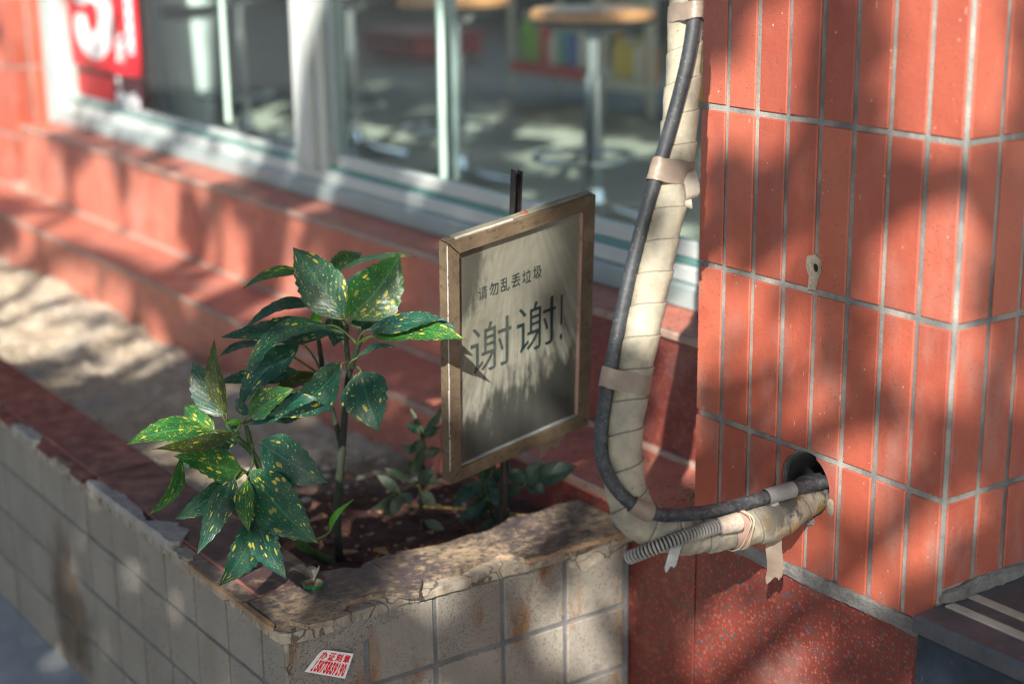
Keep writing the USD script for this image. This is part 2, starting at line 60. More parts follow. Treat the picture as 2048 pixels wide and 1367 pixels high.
LEAF_C = [[[-1.0219,-0.2175,-0.6339],[-1.0413,-0.2304,-0.6037],[0.294,0.797,0.527],[0.809,-0.502,0.307],0.0082,0.05,6,[-1.0065,-0.2325,-0.6344],0.15],[[-0.9911,-0.234,-0.6184],[-0.9715,-0.2238,-0.5774],[0.53,0.728,-0.435],[0.736,-0.649,-0.19],0.009,0.05,6,[-1.0056,-0.2352,-0.6049],0.15],[[-0.9921,-0.2401,-0.627],[-1.0095,-0.26,-0.6535],[-0.455,-0.542,0.707],[0.759,-0.651,-0.01],0.01,0.05,6,[-1.0065,-0.2325,-0.6344],0.15],[[-1.0024,-0.2278,-0.6438],[-1.0153,-0.2489,-0.6815],[-0.293,-0.788,0.541],[0.912,-0.4,-0.089],0.0118,0.05,5,[-1.0065,-0.2325,-0.6344],0.15],[[-1.0014,-0.2363,-0.6562],[-0.9904,-0.269,-0.6988],[-0.461,-0.758,0.462],[0.864,-0.265,0.427],0.0109,0.05,5,[-1.0065,-0.2325,-0.6344],0.15],[[-0.9959,-0.2896,-0.7199],[-1.0177,-0.3255,-0.6829],[-0.093,0.741,0.665],[0.917,-0.196,0.348],0.0108,0.05,5,[-1.0016,-0.2863,-0.7224],0.15],[[-1.0282,-0.2571,-0.7106],[-1.0254,-0.3041,-0.6773],[0.151,0.577,0.803],[0.987,-0.048,-0.151],0.0091,0.05,5,[-1.0089,-0.2367,-0.7114],0.15],[[-1.0289,-0.2703,-0.7342],[-1.03,-0.3339,-0.754],[-0.183,-0.29,0.939],[0.983,-0.07,0.17],0.0119,0.05,5,[-1.0016,-0.2863,-0.7224],0.15],[[-1.0284,-0.2707,-0.7369],[-1.0068,-0.3225,-0.761],[-0.438,-0.523,0.731],[0.827,0.085,0.556],0.0128,0.05,5,[-1.0016,-0.2863,-0.7224],0.15],[[-0.9915,-0.2903,-0.7232],[-0.9816,-0.3184,-0.755],[-0.63,-0.669,0.394],[0.742,-0.37,0.559],0.0117,0.05,5,[-1.0016,-0.2863,-0.7224],0.15],[[-0.9986,-0.2817,-0.7225],[-0.9664,-0.2849,-0.736],[-0.199,-0.947,-0.252],[0.341,-0.308,0.888],0.0117,0.05,5,[-1.0016,-0.2863,-0.7224],0.15],[[-0.993,-0.2537,-0.703],[-0.955,-0.2412,-0.6678],[0.617,0.234,-0.751],[0.332,-0.943,-0.021],0.0108,0.05,5,[-1.0089,-0.2367,-0.7114],0.15],[[-0.9917,-0.243,-0.7098],[-0.9962,-0.2349,-0.6791],[0.353,0.916,-0.19],[0.925,-0.311,0.22],0.0091,0.05,5,[-1.0089,-0.2367,-0.7114],0.15],[[-0.9548,-0.1427,-0.7016],[-0.9856,-0.1826,-0.6921],[-0.165,0.347,0.923],[0.784,-0.523,0.336],0.0138,0.05,6,[-0.9353,-0.1554,-0.6884],0.15],[[-0.9619,-0.1438,-0.7181],[-0.9552,-0.2039,-0.7561],[-0.871,-0.329,0.365],[0.482,-0.429,0.764],0.0165,0.05,6,[-0.9346,-0.1404,-0.7351],0.15],[[-0.9649,-0.1236,-0.748],[-0.9353,-0.1654,-0.7881],[-0.4,-0.767,0.502],[0.796,-0.018,0.606],0.0157,0.05,6,[-0.9346,-0.1404,-0.7351],0.15],[[-0.9411,-0.1361,-0.7381],[-0.9486,-0.1194,-0.7098],[0.546,0.776,-0.315],[0.808,-0.389,0.443],0.0165,0.05,6,[-0.9346,-0.1404,-0.7351],0.15],[[-0.9775,-0.1221,-0.7078],[-0.9562,-0.0967,-0.6729],[0.418,0.594,-0.687],[0.794,-0.606,-0.041],0.0157,0.05,6,[-0.9346,-0.1404,-0.7351],0.15],[[-0.9158,-0.0581,-0.7234],[-0.8674,0.0141,-0.6957],[0.549,-0.049,-0.834],[0.645,-0.61,0.46],0.0231,0.05,6,[-0.9142,-0.0683,-0.7227],0.15],[[-0.9625,-0.1374,-0.6952],[-0.9558,-0.163,-0.6588],[0.424,0.776,0.467],[0.894,-0.274,-0.356],0.0128,0.05,6,[-0.9353,-0.1554,-0.6884],0.15],[[-0.9254,-0.1413,-0.7467],[-0.8955,-0.1007,-0.7323],[0.503,-0.064,-0.862],[0.649,-0.63,0.425],0.0137,0.05,6,[-0.9346,-0.1404,-0.7351],0.15],[[-0.9061,-0.0763,-0.7214],[-0.9318,-0.1028,-0.6988],[-0.145,0.72,0.678],[0.791,-0.327,0.516],0.0156,0.05,6,[-0.9142,-0.0683,-0.7227],0.15],[[-0.9183,-0.1248,-0.7875],[-0.9386,-0.167,-0.8134],[-0.618,-0.173,0.767],[0.688,-0.59,0.422],0.0165,0.05,6,[-0.9324,-0.1321,-0.8],0.15],[[-1.0119,-0.2015,-0.6133],[-1.0044,-0.1901,-0.5771],[0.839,0.443,-0.316],[0.508,-0.846,0.16],0.0064,0.05,5,[-1.0056,-0.2352,-0.6049],0.15],[[-1.0256,-0.228,-0.6289],[-1.0461,-0.233,-0.5795],[0.157,0.974,0.164],[0.911,-0.206,0.357],0.0055,0.05,5,[-1.0065,-0.2325,-0.6344],0.15],[[-1.0297,-0.221,-0.6256],[-1.0321,-0.2509,-0.6049],[0.07,0.564,0.822],[0.995,-0.094,-0.02],0.0091,0.05,6,[-1.0065,-0.2325,-0.6344],0.15],[[-1.0306,-0.2165,-0.6345],[-0.9967,-0.2003,-0.6114],[0.434,0.304,-0.848],[0.471,-0.879,-0.074],0.0101,0.05,6,[-1.0065,-0.2325,-0.6344],0.15],[[-1.0071,-0.2401,-0.6522],[-1.0219,-0.2711,-0.6402],[0.224,0.257,0.94],[0.886,-0.455,-0.087],0.0109,0.05,5,[-1.0065,-0.2325,-0.6344],0.15],[[-0.9982,-0.2372,-0.6551],[-0.9875,-0.2031,-0.6525],[0.103,0.043,-0.994],[0.948,-0.306,0.085],0.0118,0.05,5,[-1.0065,-0.2325,-0.6344],0.15],[[-1.0147,-0.2347,-0.6941],[-1.0092,-0.2735,-0.6697],[-0.119,0.517,0.848],[0.986,0.165,0.038],0.0109,0.05,5,[-1.0089,-0.2367,-0.7114],0.15],[[-0.9805,-0.2537,-0.6945],[-0.9613,-0.2255,-0.7047],[0.363,-0.525,-0.77],[0.76,-0.311,0.57],0.0127,0.05,5,[-1.0089,-0.2367,-0.7114],0.15],[[-0.9759,-0.2543,-0.7219],[-0.9459,-0.2449,-0.7408],[-0.283,-0.603,-0.746],[0.502,-0.756,0.42],0.0136,0.05,5,[-1.0089,-0.2367,-0.7114],0.15],[[-0.946,-0.1328,-0.7402],[-0.9631,-0.1706,-0.7203],[-0.375,0.56,0.738],[0.849,-0.113,0.517],0.0165,0.05,6,[-0.9346,-0.1404,-0.7351],0.15],[[-0.9602,-0.1118,-0.7246],[-0.9262,-0.0931,-0.6895],[0.544,0.398,-0.738],[0.531,-0.845,-0.065],0.0166,0.05,6,[-0.9346,-0.1404,-0.7351],0.15],[[-0.9283,-0.1389,-0.7238],[-0.869,-0.1381,-0.7494],[-0.319,-0.571,-0.756],[0.235,-0.821,0.521],0.0163,0.05,6,[-0.9346,-0.1404,-0.7351],0.15],[[-0.9531,-0.1383,-0.7021],[-0.9852,-0.1547,-0.6639],[0.503,0.555,0.662],[0.61,-0.771,0.183],0.0156,0.05,6,[-0.9353,-0.1554,-0.6884],0.15],[[-0.9309,-0.127,-0.7713],[-0.8908,-0.1104,-0.7919],[-0.024,-0.757,-0.653],[0.551,-0.555,0.623],0.0138,0.05,6,[-0.9342,-0.1141,-0.795],0.15],[[-0.9732,-0.1309,-0.7242],[-0.9505,-0.1174,-0.6767],[0.768,0.418,-0.485],[0.487,-0.873,0.018],0.0157,0.05,6,[-0.9346,-0.1404,-0.7351],0.15],[[-0.9064,-0.0737,-0.7192],[-0.8884,-0.049,-0.6833],[0.743,0.314,-0.591],[0.548,-0.792,0.27],0.0165,0.05,6,[-0.9142,-0.0683,-0.7227],0.15],[[-0.9104,-0.071,-0.7209],[-0.8818,-0.0487,-0.7399],[0.062,-0.691,-0.72],[0.713,-0.475,0.517],0.0156,0.05,6,[-0.9142,-0.0683,-0.7227],0.15],[[-0.895,-0.0953,-0.7236],[-0.8834,-0.1475,-0.7228],[-0.701,-0.146,0.698],[0.679,0.163,0.716],0.0145,0.05,6,[-0.9142,-0.0683,-0.7227],0.15],[[-0.9348,-0.146,-0.7485],[-0.9313,-0.2091,-0.7765],[-0.844,-0.256,0.472],[0.535,-0.318,0.783],0.0137,0.05,6,[-0.9346,-0.1404,-0.7351],0.15],[[-0.9659,-0.2567,-0.7714],[-0.9335,-0.2348,-0.7856],[0.235,-0.749,-0.62],[0.582,-0.402,0.707],0.0109,0.05,5,[-1.0014,-0.2358,-0.8073],0.15]]
CAP_END = [[-0.8426,0.001],[-0.8455,-0.0413],[-0.8355,-0.0989],[-0.845,-0.1526],[-0.826,-0.1873],[-0.8155,-0.2241],[-0.8219,-0.2638],[-0.8157,-0.2936],[-0.8147,-0.3299],[-0.8193,-0.3472],[-0.8266,-0.3866],[-0.8221,-0.3952],[-0.8267,-0.4268],[-0.8211,-0.4659],[-0.8067,-0.4817],[-0.8147,-0.4924],[-0.8253,-0.4997],[-0.8335,-0.5422],[-0.7965,-0.5437],[-0.6751,-0.5747]]
ENDOUT = [[-0.6907,-0.0136],[-0.6851,-0.0952],[-0.6817,-0.1621],[-0.6769,-0.2395],[-0.697,-0.2449],[-0.7121,-0.2652],[-0.7182,-0.2915],[-0.7147,-0.319],[-0.6991,-0.354],[-0.7049,-0.3894],[-0.7064,-0.4221],[-0.6862,-0.4384],[-0.6642,-0.4548],[-0.6719,-0.4717],[-0.7,-0.4967],[-0.7022,-0.5322],[-0.7047,-0.558],[-0.6968,-0.5759],[-0.6679,-0.6053],[-0.657,-0.6148],[-0.664,-0.6544],[-0.6933,-0.67]]
BED_END = [[-0.6995,-0.0007],[-0.6917,-0.0902],[-0.6781,-0.1755],[-0.6787,-0.2478],[-0.6815,-0.2866],[-0.6821,-0.3559],[-0.6845,-0.4126],[-0.6833,-0.4438],[-0.6901,-0.466],[-0.6778,-0.5198],[-0.677,-0.5746],[-0.6652,-0.6254],[-0.6662,-0.6681],[-0.6708,-0.6803]]
FRONT_STRIP = []
STICK = [[-0.686,-0.6213,-0.8109],[-0.686,-0.566,-0.8347],[-0.686,-0.5832,-0.8731],[-0.686,-0.6535,-0.8399]]
CAPX = [-0.7832,-0.5818,-0.745]
POSTER = [[-4.423,0.4025,-0.0292],[-4.4267,0.4025,-0.2571],[-3.7738,0.4025,-0.2605],[-3.7626,0.4025,-0.0002]]
LEAFLET = [-0.33,-0.1766,-0.5565]
GLYPH = {"\u8bf7":[[[[43,56],[43,61],[73,61],[75,63],[75,70],[74,72],[50,72],[50,77],[74,77],[75,79],[75,86],[47,86],[47,91],[74,91],[75,93],[75,101],[82,100],[82,92],[83,91],[110,91],[110,86],[82,86],[82,79],[83,77],[107,77],[107,72],[83,72],[82,70],[82,63],[84,61],[114,61],[114,56]]],[[[52,-8],[52,47],[105,47],[105,0],[103,-5],[96,-8],[85,-8],[84,-6],[83,-2],[98,-1],[98,8],[97,10],[60,10],[58,8],[58,-8]],[[58,33],[60,31],[97,31],[98,32],[98,41],[96,42],[59,42],[58,41]],[[61,27],[58,24],[58,17],[59,15],[96,15],[98,16],[98,25],[97,27]]],[[[6,56],[6,63],[31,62],[31,13],[34,12],[43,19],[46,14],[22,-5],[19,0],[24,8],[24,55],[22,56]]],[[[30,77],[15,94],[18,97],[35,82]]]],"\u52ff":[[[[12,44],[6,48],[19,66],[28,84],[33,100],[41,99],[36,87],[36,83],[37,82],[110,82],[109,47],[106,14],[103,1],[100,-4],[96,-7],[77,-8],[75,-7],[74,-1],[92,-1],[97,6],[101,34],[103,67],[102,75],[84,74],[79,50],[72,30],[59,6],[47,-7],[41,-3],[54,11],[66,33],[72,50],[77,71],[77,74],[57,75],[50,53],[40,33],[28,16],[17,5],[11,10],[23,20],[34,36],[46,61],[49,70],[49,74],[32,75],[23,59]]]],"\u4e71":[[[[74,3],[74,99],[81,99],[81,3],[82,0],[86,-1],[101,-1],[104,0],[107,4],[108,21],[114,18],[114,9],[110,-4],[105,-7],[82,-7],[76,-3]]],[[[6,61],[6,67],[31,67],[33,69],[33,87],[10,85],[8,90],[33,93],[56,99],[58,99],[62,95],[63,94],[57,92],[41,89],[40,87],[41,67],[67,67],[67,61],[42,61],[40,59],[40,38],[62,38],[62,-5],[55,-5],[55,-2],[53,-1],[20,-1],[18,-2],[18,-6],[12,-6],[12,38],[33,38],[33,59],[31,61]],[[18,8],[21,5],[54,5],[55,31],[19,32]]]],"\u4e22":[[[[8,45],[54,45],[56,46],[56,61],[55,63],[18,63],[18,70],[55,70],[56,87],[17,85],[15,91],[62,94],[92,98],[97,100],[102,93],[64,88],[63,85],[63,72],[65,70],[102,70],[102,63],[64,63],[63,61],[63,46],[65,45],[112,45],[112,39],[57,38],[33,8],[35,6],[45,6],[89,9],[90,12],[78,27],[84,29],[101,9],[109,-5],[102,-8],[97,2],[94,4],[18,-3],[16,4],[20,5],[37,22],[46,37],[44,38],[8,38]]]],"\u5783":[[[[43,-4],[42,3],[85,3],[91,32],[95,63],[103,62],[91,4],[93,3],[114,3],[114,-4]]],[[[48,72],[48,79],[77,79],[77,84],[72,99],[77,101],[79,100],[84,84],[78,83],[79,79],[111,79],[111,72]]],[[[56,60],[62,62],[66,46],[71,13],[65,11]]],[[[9,8],[6,15],[8,16],[19,19],[22,21],[22,63],[20,64],[8,64],[7,71],[22,72],[22,99],[28,99],[28,72],[30,71],[41,71],[41,64],[30,64],[28,63],[28,25],[32,24],[43,28],[44,22]]]],"\u573e":[[[[33,-4],[40,4],[47,16],[52,30],[56,51],[58,86],[56,87],[45,87],[45,93],[97,93],[90,66],[90,61],[92,60],[106,60],[109,58],[109,55],[102,34],[91,14],[97,7],[114,-2],[112,-5],[109,-8],[101,-4],[85,8],[72,-3],[62,-8],[58,-3],[69,3],[79,13],[79,16],[70,28],[64,41],[62,42],[60,41],[57,25],[48,4],[38,-8]],[[63,63],[66,50],[72,37],[82,21],[86,20],[96,36],[101,51],[100,54],[80,54],[87,75],[89,85],[89,87],[65,87]]],[[[9,8],[6,15],[8,16],[19,19],[22,22],[22,63],[20,64],[7,64],[7,71],[22,72],[22,99],[29,99],[29,72],[31,71],[43,71],[42,64],[31,64],[29,63],[29,25],[32,24],[42,28],[44,22]]]],"\u8c22":[[[[105,89],[105,98],[133,98],[133,132],[142,133],[143,99],[144,98],[153,98],[153,89],[144,89],[143,88],[143,2],[141,-6],[135,-10],[117,-11],[114,-2],[131,-2],[133,-1],[133,88],[131,89]]],[[[106,72],[113,74],[115,70],[123,47],[124,43],[123,38],[117,37],[114,50]]],[[[45,2],[64,17],[74,30],[79,38],[79,40],[77,41],[47,41],[47,49],[55,49],[56,51],[56,116],[70,116],[75,134],[82,133],[84,132],[84,130],[79,119],[79,116],[97,116],[97,-4],[93,-9],[85,-11],[74,-11],[71,-4],[87,-3],[89,-1],[89,33],[87,35],[85,35],[80,25],[70,13],[54,-2],[50,-4]],[[66,66],[64,64],[64,51],[65,49],[87,49],[89,50],[89,64],[88,66]],[[66,87],[64,85],[64,75],[65,73],[87,73],[89,74],[89,85],[88,87]],[[66,108],[64,106],[64,96],[65,94],[87,94],[89,95],[89,106],[88,108]]],[[[8,74],[9,84],[36,83],[36,18],[37,17],[39,17],[50,25],[52,21],[52,18],[29,-1],[25,-7],[20,0],[23,4],[27,15],[27,73],[25,74]]],[[[35,100],[16,125],[23,129],[34,117],[42,106]]]],"!":[[[[19,11],[21,18],[28,22],[35,20],[39,13],[37,6],[31,2],[23,4]]],[[[23,50],[22,143],[36,143],[35,50]]]],"\u529e":[[[[2,-4],[2,-1],[17,9],[31,25],[38,40],[43,61],[42,67],[9,67],[7,70],[7,79],[9,82],[44,82],[44,103],[45,104],[58,104],[59,103],[59,82],[92,82],[93,81],[94,79],[93,62],[96,62],[103,64],[105,62],[118,27],[118,22],[116,20],[107,17],[103,19],[103,23],[98,39],[94,50],[92,50],[90,12],[85,-4],[76,-10],[51,-10],[47,0],[47,5],[49,6],[71,5],[73,10],[75,22],[77,66],[60,67],[58,62],[57,48],[52,31],[40,10],[30,-1],[14,-13],[11,-13]]],[[[2,27],[11,40],[19,61],[23,63],[32,59],[33,58],[32,51],[17,21],[13,19],[4,24]]]],"\u8bc1":[[[[3,53],[3,65],[5,67],[32,67],[34,66],[35,64],[35,22],[39,22],[41,25],[46,25],[49,19],[50,64],[51,65],[63,65],[64,64],[64,8],[66,6],[74,6],[75,8],[75,80],[45,81],[43,83],[43,93],[44,95],[115,95],[116,94],[116,83],[114,81],[90,80],[90,55],[112,55],[114,53],[114,43],[111,40],[90,40],[90,7],[117,6],[118,5],[118,-7],[117,-8],[41,-8],[39,-6],[38,3],[30,-2],[24,-9],[20,-9],[13,-2],[13,1],[17,4],[20,11],[20,51],[4,52]],[[43,7],[49,6],[50,8],[50,12],[45,10]]],[[[9,92],[11,97],[13,97],[16,101],[20,101],[40,83],[40,79],[33,72],[29,72]]]],"\u523b":[[[[80,-3],[81,2],[99,3],[99,101],[100,103],[113,103],[114,102],[114,-3],[112,-8],[107,-11],[91,-13],[84,-12]]],[[[78,18],[78,90],[79,91],[91,91],[92,90],[92,18],[91,17],[79,17]]],[[[4,-3],[6,1],[23,9],[38,20],[50,32],[61,49],[64,50],[74,45],[74,41],[72,40],[71,36],[59,21],[76,4],[76,0],[69,-7],[65,-7],[48,10],[33,-2],[14,-13],[12,-13],[8,-9]]],[[[3,78],[3,86],[5,89],[33,89],[31,95],[28,98],[28,101],[36,105],[41,105],[43,103],[49,89],[74,89],[75,88],[75,76],[74,75],[43,75],[40,73],[37,67],[33,64],[32,60],[47,61],[54,73],[65,70],[66,65],[53,45],[37,29],[25,20],[14,14],[11,15],[7,20],[5,23],[5,26],[24,37],[32,45],[21,46],[14,44],[10,45],[9,51],[7,53],[7,57],[20,68],[23,74],[5,75]]]],"\u7ae0":[[[[3,63],[3,74],[4,75],[31,76],[30,80],[28,82],[12,82],[11,83],[11,94],[12,95],[50,95],[51,97],[49,100],[49,103],[57,106],[63,106],[69,95],[108,95],[110,92],[109,82],[93,82],[89,76],[90,75],[116,75],[117,74],[117,63],[116,62],[102,61],[103,60],[103,19],[101,18],[68,18],[67,17],[69,15],[116,15],[117,14],[117,4],[115,2],[68,2],[66,-12],[54,-12],[52,-10],[51,2],[4,2],[3,3],[3,14],[4,15],[51,15],[52,17],[17,19],[17,60],[18,61]],[[33,34],[32,31],[88,32],[87,34]],[[33,49],[32,46],[88,47],[87,49]],[[46,80],[49,75],[71,75],[74,81],[47,82]]]],"1":[[[[9,-3],[9,16],[12,20],[17,22],[40,23],[40,84],[38,85],[25,74],[18,73],[14,75],[11,80],[12,103],[43,126],[66,126],[72,120],[72,23],[91,22],[96,20],[99,15],[99,-3],[93,-9],[15,-9]]]],"3":[[[[1,26],[3,35],[8,38],[30,37],[34,33],[36,24],[45,20],[60,21],[66,26],[67,30],[66,38],[60,45],[52,47],[34,47],[28,52],[28,71],[46,93],[11,95],[7,100],[8,122],[13,126],[91,125],[95,120],[95,103],[70,73],[82,67],[92,57],[96,50],[99,39],[99,26],[92,8],[79,-4],[64,-10],[36,-10],[19,-3],[9,6],[3,17]]]],"8":[[[[3,24],[3,37],[5,45],[11,56],[16,61],[7,80],[8,98],[14,110],[28,122],[44,127],[59,127],[68,125],[85,115],[93,104],[96,94],[96,79],[88,61],[95,53],[101,37],[100,20],[93,6],[83,-3],[70,-9],[60,-11],[38,-10],[26,-6],[18,-1],[8,10]],[[36,37],[37,24],[43,21],[58,20],[66,24],[68,34],[64,41],[58,44],[46,44]],[[39,88],[40,80],[43,77],[48,75],[55,75],[63,80],[64,89],[57,96],[47,96],[41,93]]]],"7":[[[[5,101],[5,121],[11,127],[92,127],[98,121],[98,101],[46,-4],[41,-8],[18,-8],[13,-3],[13,3],[58,94],[11,95]]]],"2":[[[[6,-3],[7,16],[52,64],[64,83],[64,89],[60,95],[48,97],[42,95],[39,91],[38,81],[34,76],[10,76],[6,81],[6,91],[12,108],[21,118],[40,127],[55,128],[74,123],[86,114],[94,101],[96,94],[96,78],[93,68],[86,56],[57,24],[94,22],[98,17],[97,-5],[92,-9],[12,-9]]]],"9":[[[[6,73],[7,94],[12,106],[25,120],[41,127],[63,127],[76,122],[90,109],[97,93],[98,73],[94,58],[78,30],[55,-4],[49,-9],[27,-9],[22,-5],[22,5],[43,36],[29,40],[20,46],[13,54]],[[39,87],[40,71],[48,65],[55,65],[60,67],[64,71],[66,78],[66,83],[63,92],[55,97],[49,97],[44,95]]]],"0":[[[[2,46],[2,70],[6,91],[14,108],[22,117],[36,125],[45,127],[59,127],[74,122],[87,111],[95,97],[99,84],[101,72],[101,44],[99,31],[93,14],[88,6],[79,-3],[70,-8],[59,-11],[44,-11],[29,-6],[23,-2],[12,11],[5,28]],[[34,65],[36,37],[40,26],[48,20],[58,21],[63,26],[68,41],[69,68],[65,86],[63,90],[56,96],[45,95],[38,86]]]],"5":[[[[6,33],[12,38],[31,38],[36,35],[38,26],[47,20],[55,20],[60,22],[66,33],[65,45],[58,53],[44,54],[35,49],[26,48],[13,50],[8,54],[8,71],[14,120],[16,123],[21,126],[85,126],[90,124],[93,119],[93,102],[89,96],[44,95],[42,85],[59,85],[68,83],[82,75],[92,63],[98,46],[98,28],[94,15],[89,7],[80,-2],[67,-9],[58,-11],[43,-11],[34,-9],[22,-3],[12,7],[6,20]]]],"\u6298":[[[[2,28],[2,33],[15,36],[17,38],[17,55],[4,55],[3,65],[17,66],[18,86],[29,85],[30,66],[43,65],[43,76],[46,78],[70,81],[87,86],[90,85],[94,79],[94,76],[90,74],[55,67],[56,53],[98,52],[97,42],[81,41],[80,-10],[70,-9],[70,42],[55,42],[54,22],[51,8],[42,-10],[39,-10],[32,-3],[41,16],[43,33],[29,29],[28,-5],[25,-8],[19,-10],[9,-10],[6,-4],[6,1],[17,1],[17,24],[5,22]],[[30,41],[36,43],[43,42],[43,56],[29,55]]]]}

# ------------------------------------------------------------------ helpers: objects
taken = {}
def numbered(parent, name):
    k = taken.get((parent, name), 0)
    taken[(parent, name)] = k + 1
    return f'{parent}/{name}' if k == 0 else f'{parent}/{name}_{k:03d}'

def data(prim, **kw):
    for k, v in kw.items():
        if v:
            prim.SetCustomDataByKey(k, v)
    return prim

def thing(name, label, category, group=None, matrix=None, loc=None):
    x = UsdGeom.Xform.Define(stage, numbered('/World', name))
    if matrix is not None:
        x.AddTransformOp().Set(matrix)
    elif loc is not None:
        x.AddTranslateOp().Set(Gf.Vec3d(*map(float, loc)))
    return data(x.GetPrim(), label=label, category=category, group=group)

def part(parent, name, mesh, mat, smooth=False, uv=None, **kw):
    base = str(parent.GetPath()) if parent is not None else '/World'
    m = usdkit.mesh(stage, numbered(base, name), mesh, mat, smooth=smooth, uv=uv)
    return data(m.GetPrim(), **kw)

def setting(name, mesh, mat, smooth=False, kind='structure', **kw):
    return part(None, name, mesh, mat, smooth, kind=kind, **kw)

# ------------------------------------------------------------------ helpers: materials
class Ref(str):
    pass

class G:
    def __init__(self):
        self.N, self.L = {}, []
    def n(self, kind, out, **kw):
        name, inp = f'{kind}{len(self.N)}', {}
        for k, v in kw.items():
            if isinstance(v, Ref):
                self.L.append((str(v), f'{name}.{k}'))
            else:
                inp[k] = v
        self.N[name] = (kind, inp)
        return Ref(f'{name}.{out}')
    def pos(self):
        return self.n('geometry', 'position')
    def obj(self):
        return self.n('texture_coordinate', 'object')
    def rnd(self):
        return self.n('object_info', 'random')
    def noise(self, vec, scale, detail=4, rough=.55, dist=0.0):
        return self.n('noise_texture', 'fac', vector=vec, scale=scale, detail=detail, roughness=rough, distortion=dist)
    def map(self, vec, scale=(1, 1, 1), loc=(0, 0, 0), rot=(0, 0, 0)):
        return self.n('mapping', 'vector', vector=vec, scale=scale, location=loc, rotation=rot)
    def ramp(self, fac, *stops):
        return self.n('rgb_ramp', 'color', fac=fac, ramp=list(stops))
    def step(self, v, a, b, lo=0.0, hi=1.0):
        return self.n('map_range', 'result', range_type='smoothstep', value=v, from_min=a, from_max=b, to_min=lo, to_max=hi)
    def lin(self, v, a, b, lo=0.0, hi=1.0):
        return self.n('map_range', 'result', range_type='linear', value=v, from_min=a, from_max=b, to_min=lo, to_max=hi, clamp=True)
    def math(self, op, a, b=0.0):
        return self.n('math', 'value', math_type=op, value1=a, value2=b)
    def mix(self, a, b, fac, mode='mix'):
        return self.n('mix_color', 'result', blend_type=mode, fac=fac, a=a, b=b)
    def xyz(self, vec, c):
        return self.n('separate_xyz', c, vector=vec)
    def speck(self, vec, scale, size, share=1.0):
        """mask of scattered specks: size in cells, share = the part of the cells that has one"""
        v = self.n('voronoi_texture', 'distance', vector=vec, scale=scale)
        col = Ref(v.split('.')[0] + '.color')
        r = self.n('separate_color', 'r', color=col)
        g = self.n('separate_color', 'g', color=col)
        lim = self.math('multiply', r, size)
        d = self.math('subtract', lim, v)
        m = self.step(d, -.04 * size, .12 * size)
        return m if share >= 1 else self.math('multiply', m, self.math('less_than', g, share))
    def bump(self, h, dist, strength=1.0):
        return self.n('bump', 'normal', height=h, distance=dist, strength=strength)
    def bsdf(self, **kw):
        return self.n('principled_bsdf', 'BSDF', **kw)

LOOK = {}
def look(name):
    def deco(fn):
        g = G()
        out = fn(g)
        LOOK[name] = usdkit.material(stage, f'/World/Looks/{name}', g.N, g.L, surface=str(out))
        return fn
    return deco

def plain(name, color, rough=.5, metallic=0.0, spread=.12, scale=14, bump=0.0, bscale=120, spec=.5, dirt=0.0, dirtcol=(.10, .085, .06), local=False):
    @look(name)
    def _(g):
        p = g.obj() if local else g.pos()
        c = np.array(color)
        col = g.ramp(g.noise(p, scale, 5, .6), (.25, tuple(c * (1 - spread))), (.75, tuple(np.minimum(c * (1 + spread), 1))))
        if dirt:
            col = g.mix(col, dirtcol, g.step(g.noise(p, scale * 1.7, 6, .65), .62 - .3 * dirt, .8, 0, .85))
        kw = dict(base_color=col, roughness=rough, metallic=metallic, specular_ior_level=spec)
        if bump:
            kw['normal'] = g.bump(g.noise(p, bscale, 4), bump)
        return g.bsdf(**kw)

# ------------------------------------------------------------------ materials
@look('red_tile')
def _(g):
    p, r = g.pos(), g.rnd()
    base = g.ramp(r, (0, (.245, .052, .033)), (.3, (.33, .074, .044)), (.8, (.37, .088, .052)), (1, (.425, .116, .070)))
    base = g.mix(base, g.ramp(g.noise(p, 9, 5), (.3, (.26, .057, .036)), (.7, (.43, .108, .064))), .4)
    dust = g.step(g.noise(g.map(p, (1, 1, .45)), 16, 6, .62), .44, .74)
    low = g.lin(g.xyz(p, 'z'), .1, -.60, .05, .50)
    base = g.mix(base, (.34, .24, .21), g.math('multiply', dust, low))
    base = g.mix(base, (.16, .05, .03), g.math('multiply', g.speck(p, 190, .30, .35), .75))
    base = g.mix(base, (.62, .52, .45), g.math('multiply', g.speck(p, 95, .17, .04), .5))
    base = g.mix(base, (.55, .42, .36), g.math('multiply', g.speck(g.map(p, (1, 1, .22), rot=(0, .35, 0)), 90, .12, .12), .5))
    base = g.mix(base, (.30, .055, .03), g.math('multiply', g.speck(p, 14, .20, .16), .35))
    n = g.bump(g.math('add', g.noise(p, 420, 3), g.math('multiply', g.noise(p, 60, 4), 1.5)), .0007)
    return g.bsdf(base_color=base, roughness=g.lin(g.noise(p, 22, 5), .3, .7, .42, .62), normal=n)

@look('grout')
def _(g):
    p = g.pos()
    c = g.ramp(g.noise(p, 24, 6, .6), (.25, (.15, .155, .155)), (.5, (.26, .255, .24)), (.8, (.40, .38, .34)))
    c = g.mix(c, (.085, .095, .105), g.step(g.noise(g.map(p, (1, 1, .5)), 11, 5), .44, .66, 0, .8))
    return g.bsdf(base_color=c, roughness=.9, normal=g.bump(g.noise(p, 260, 5, .7), .002))

@look('rough_mortar')
def _(g):
    p = g.pos()
    c = g.ramp(g.noise(p, 30, 7, .65), (.2, (.09, .09, .09)), (.5, (.20, .195, .19)), (.8, (.34, .325, .30)))
    return g.bsdf(base_color=c, roughness=.95, normal=g.bump(g.noise(p, 120, 7, .7), .006))

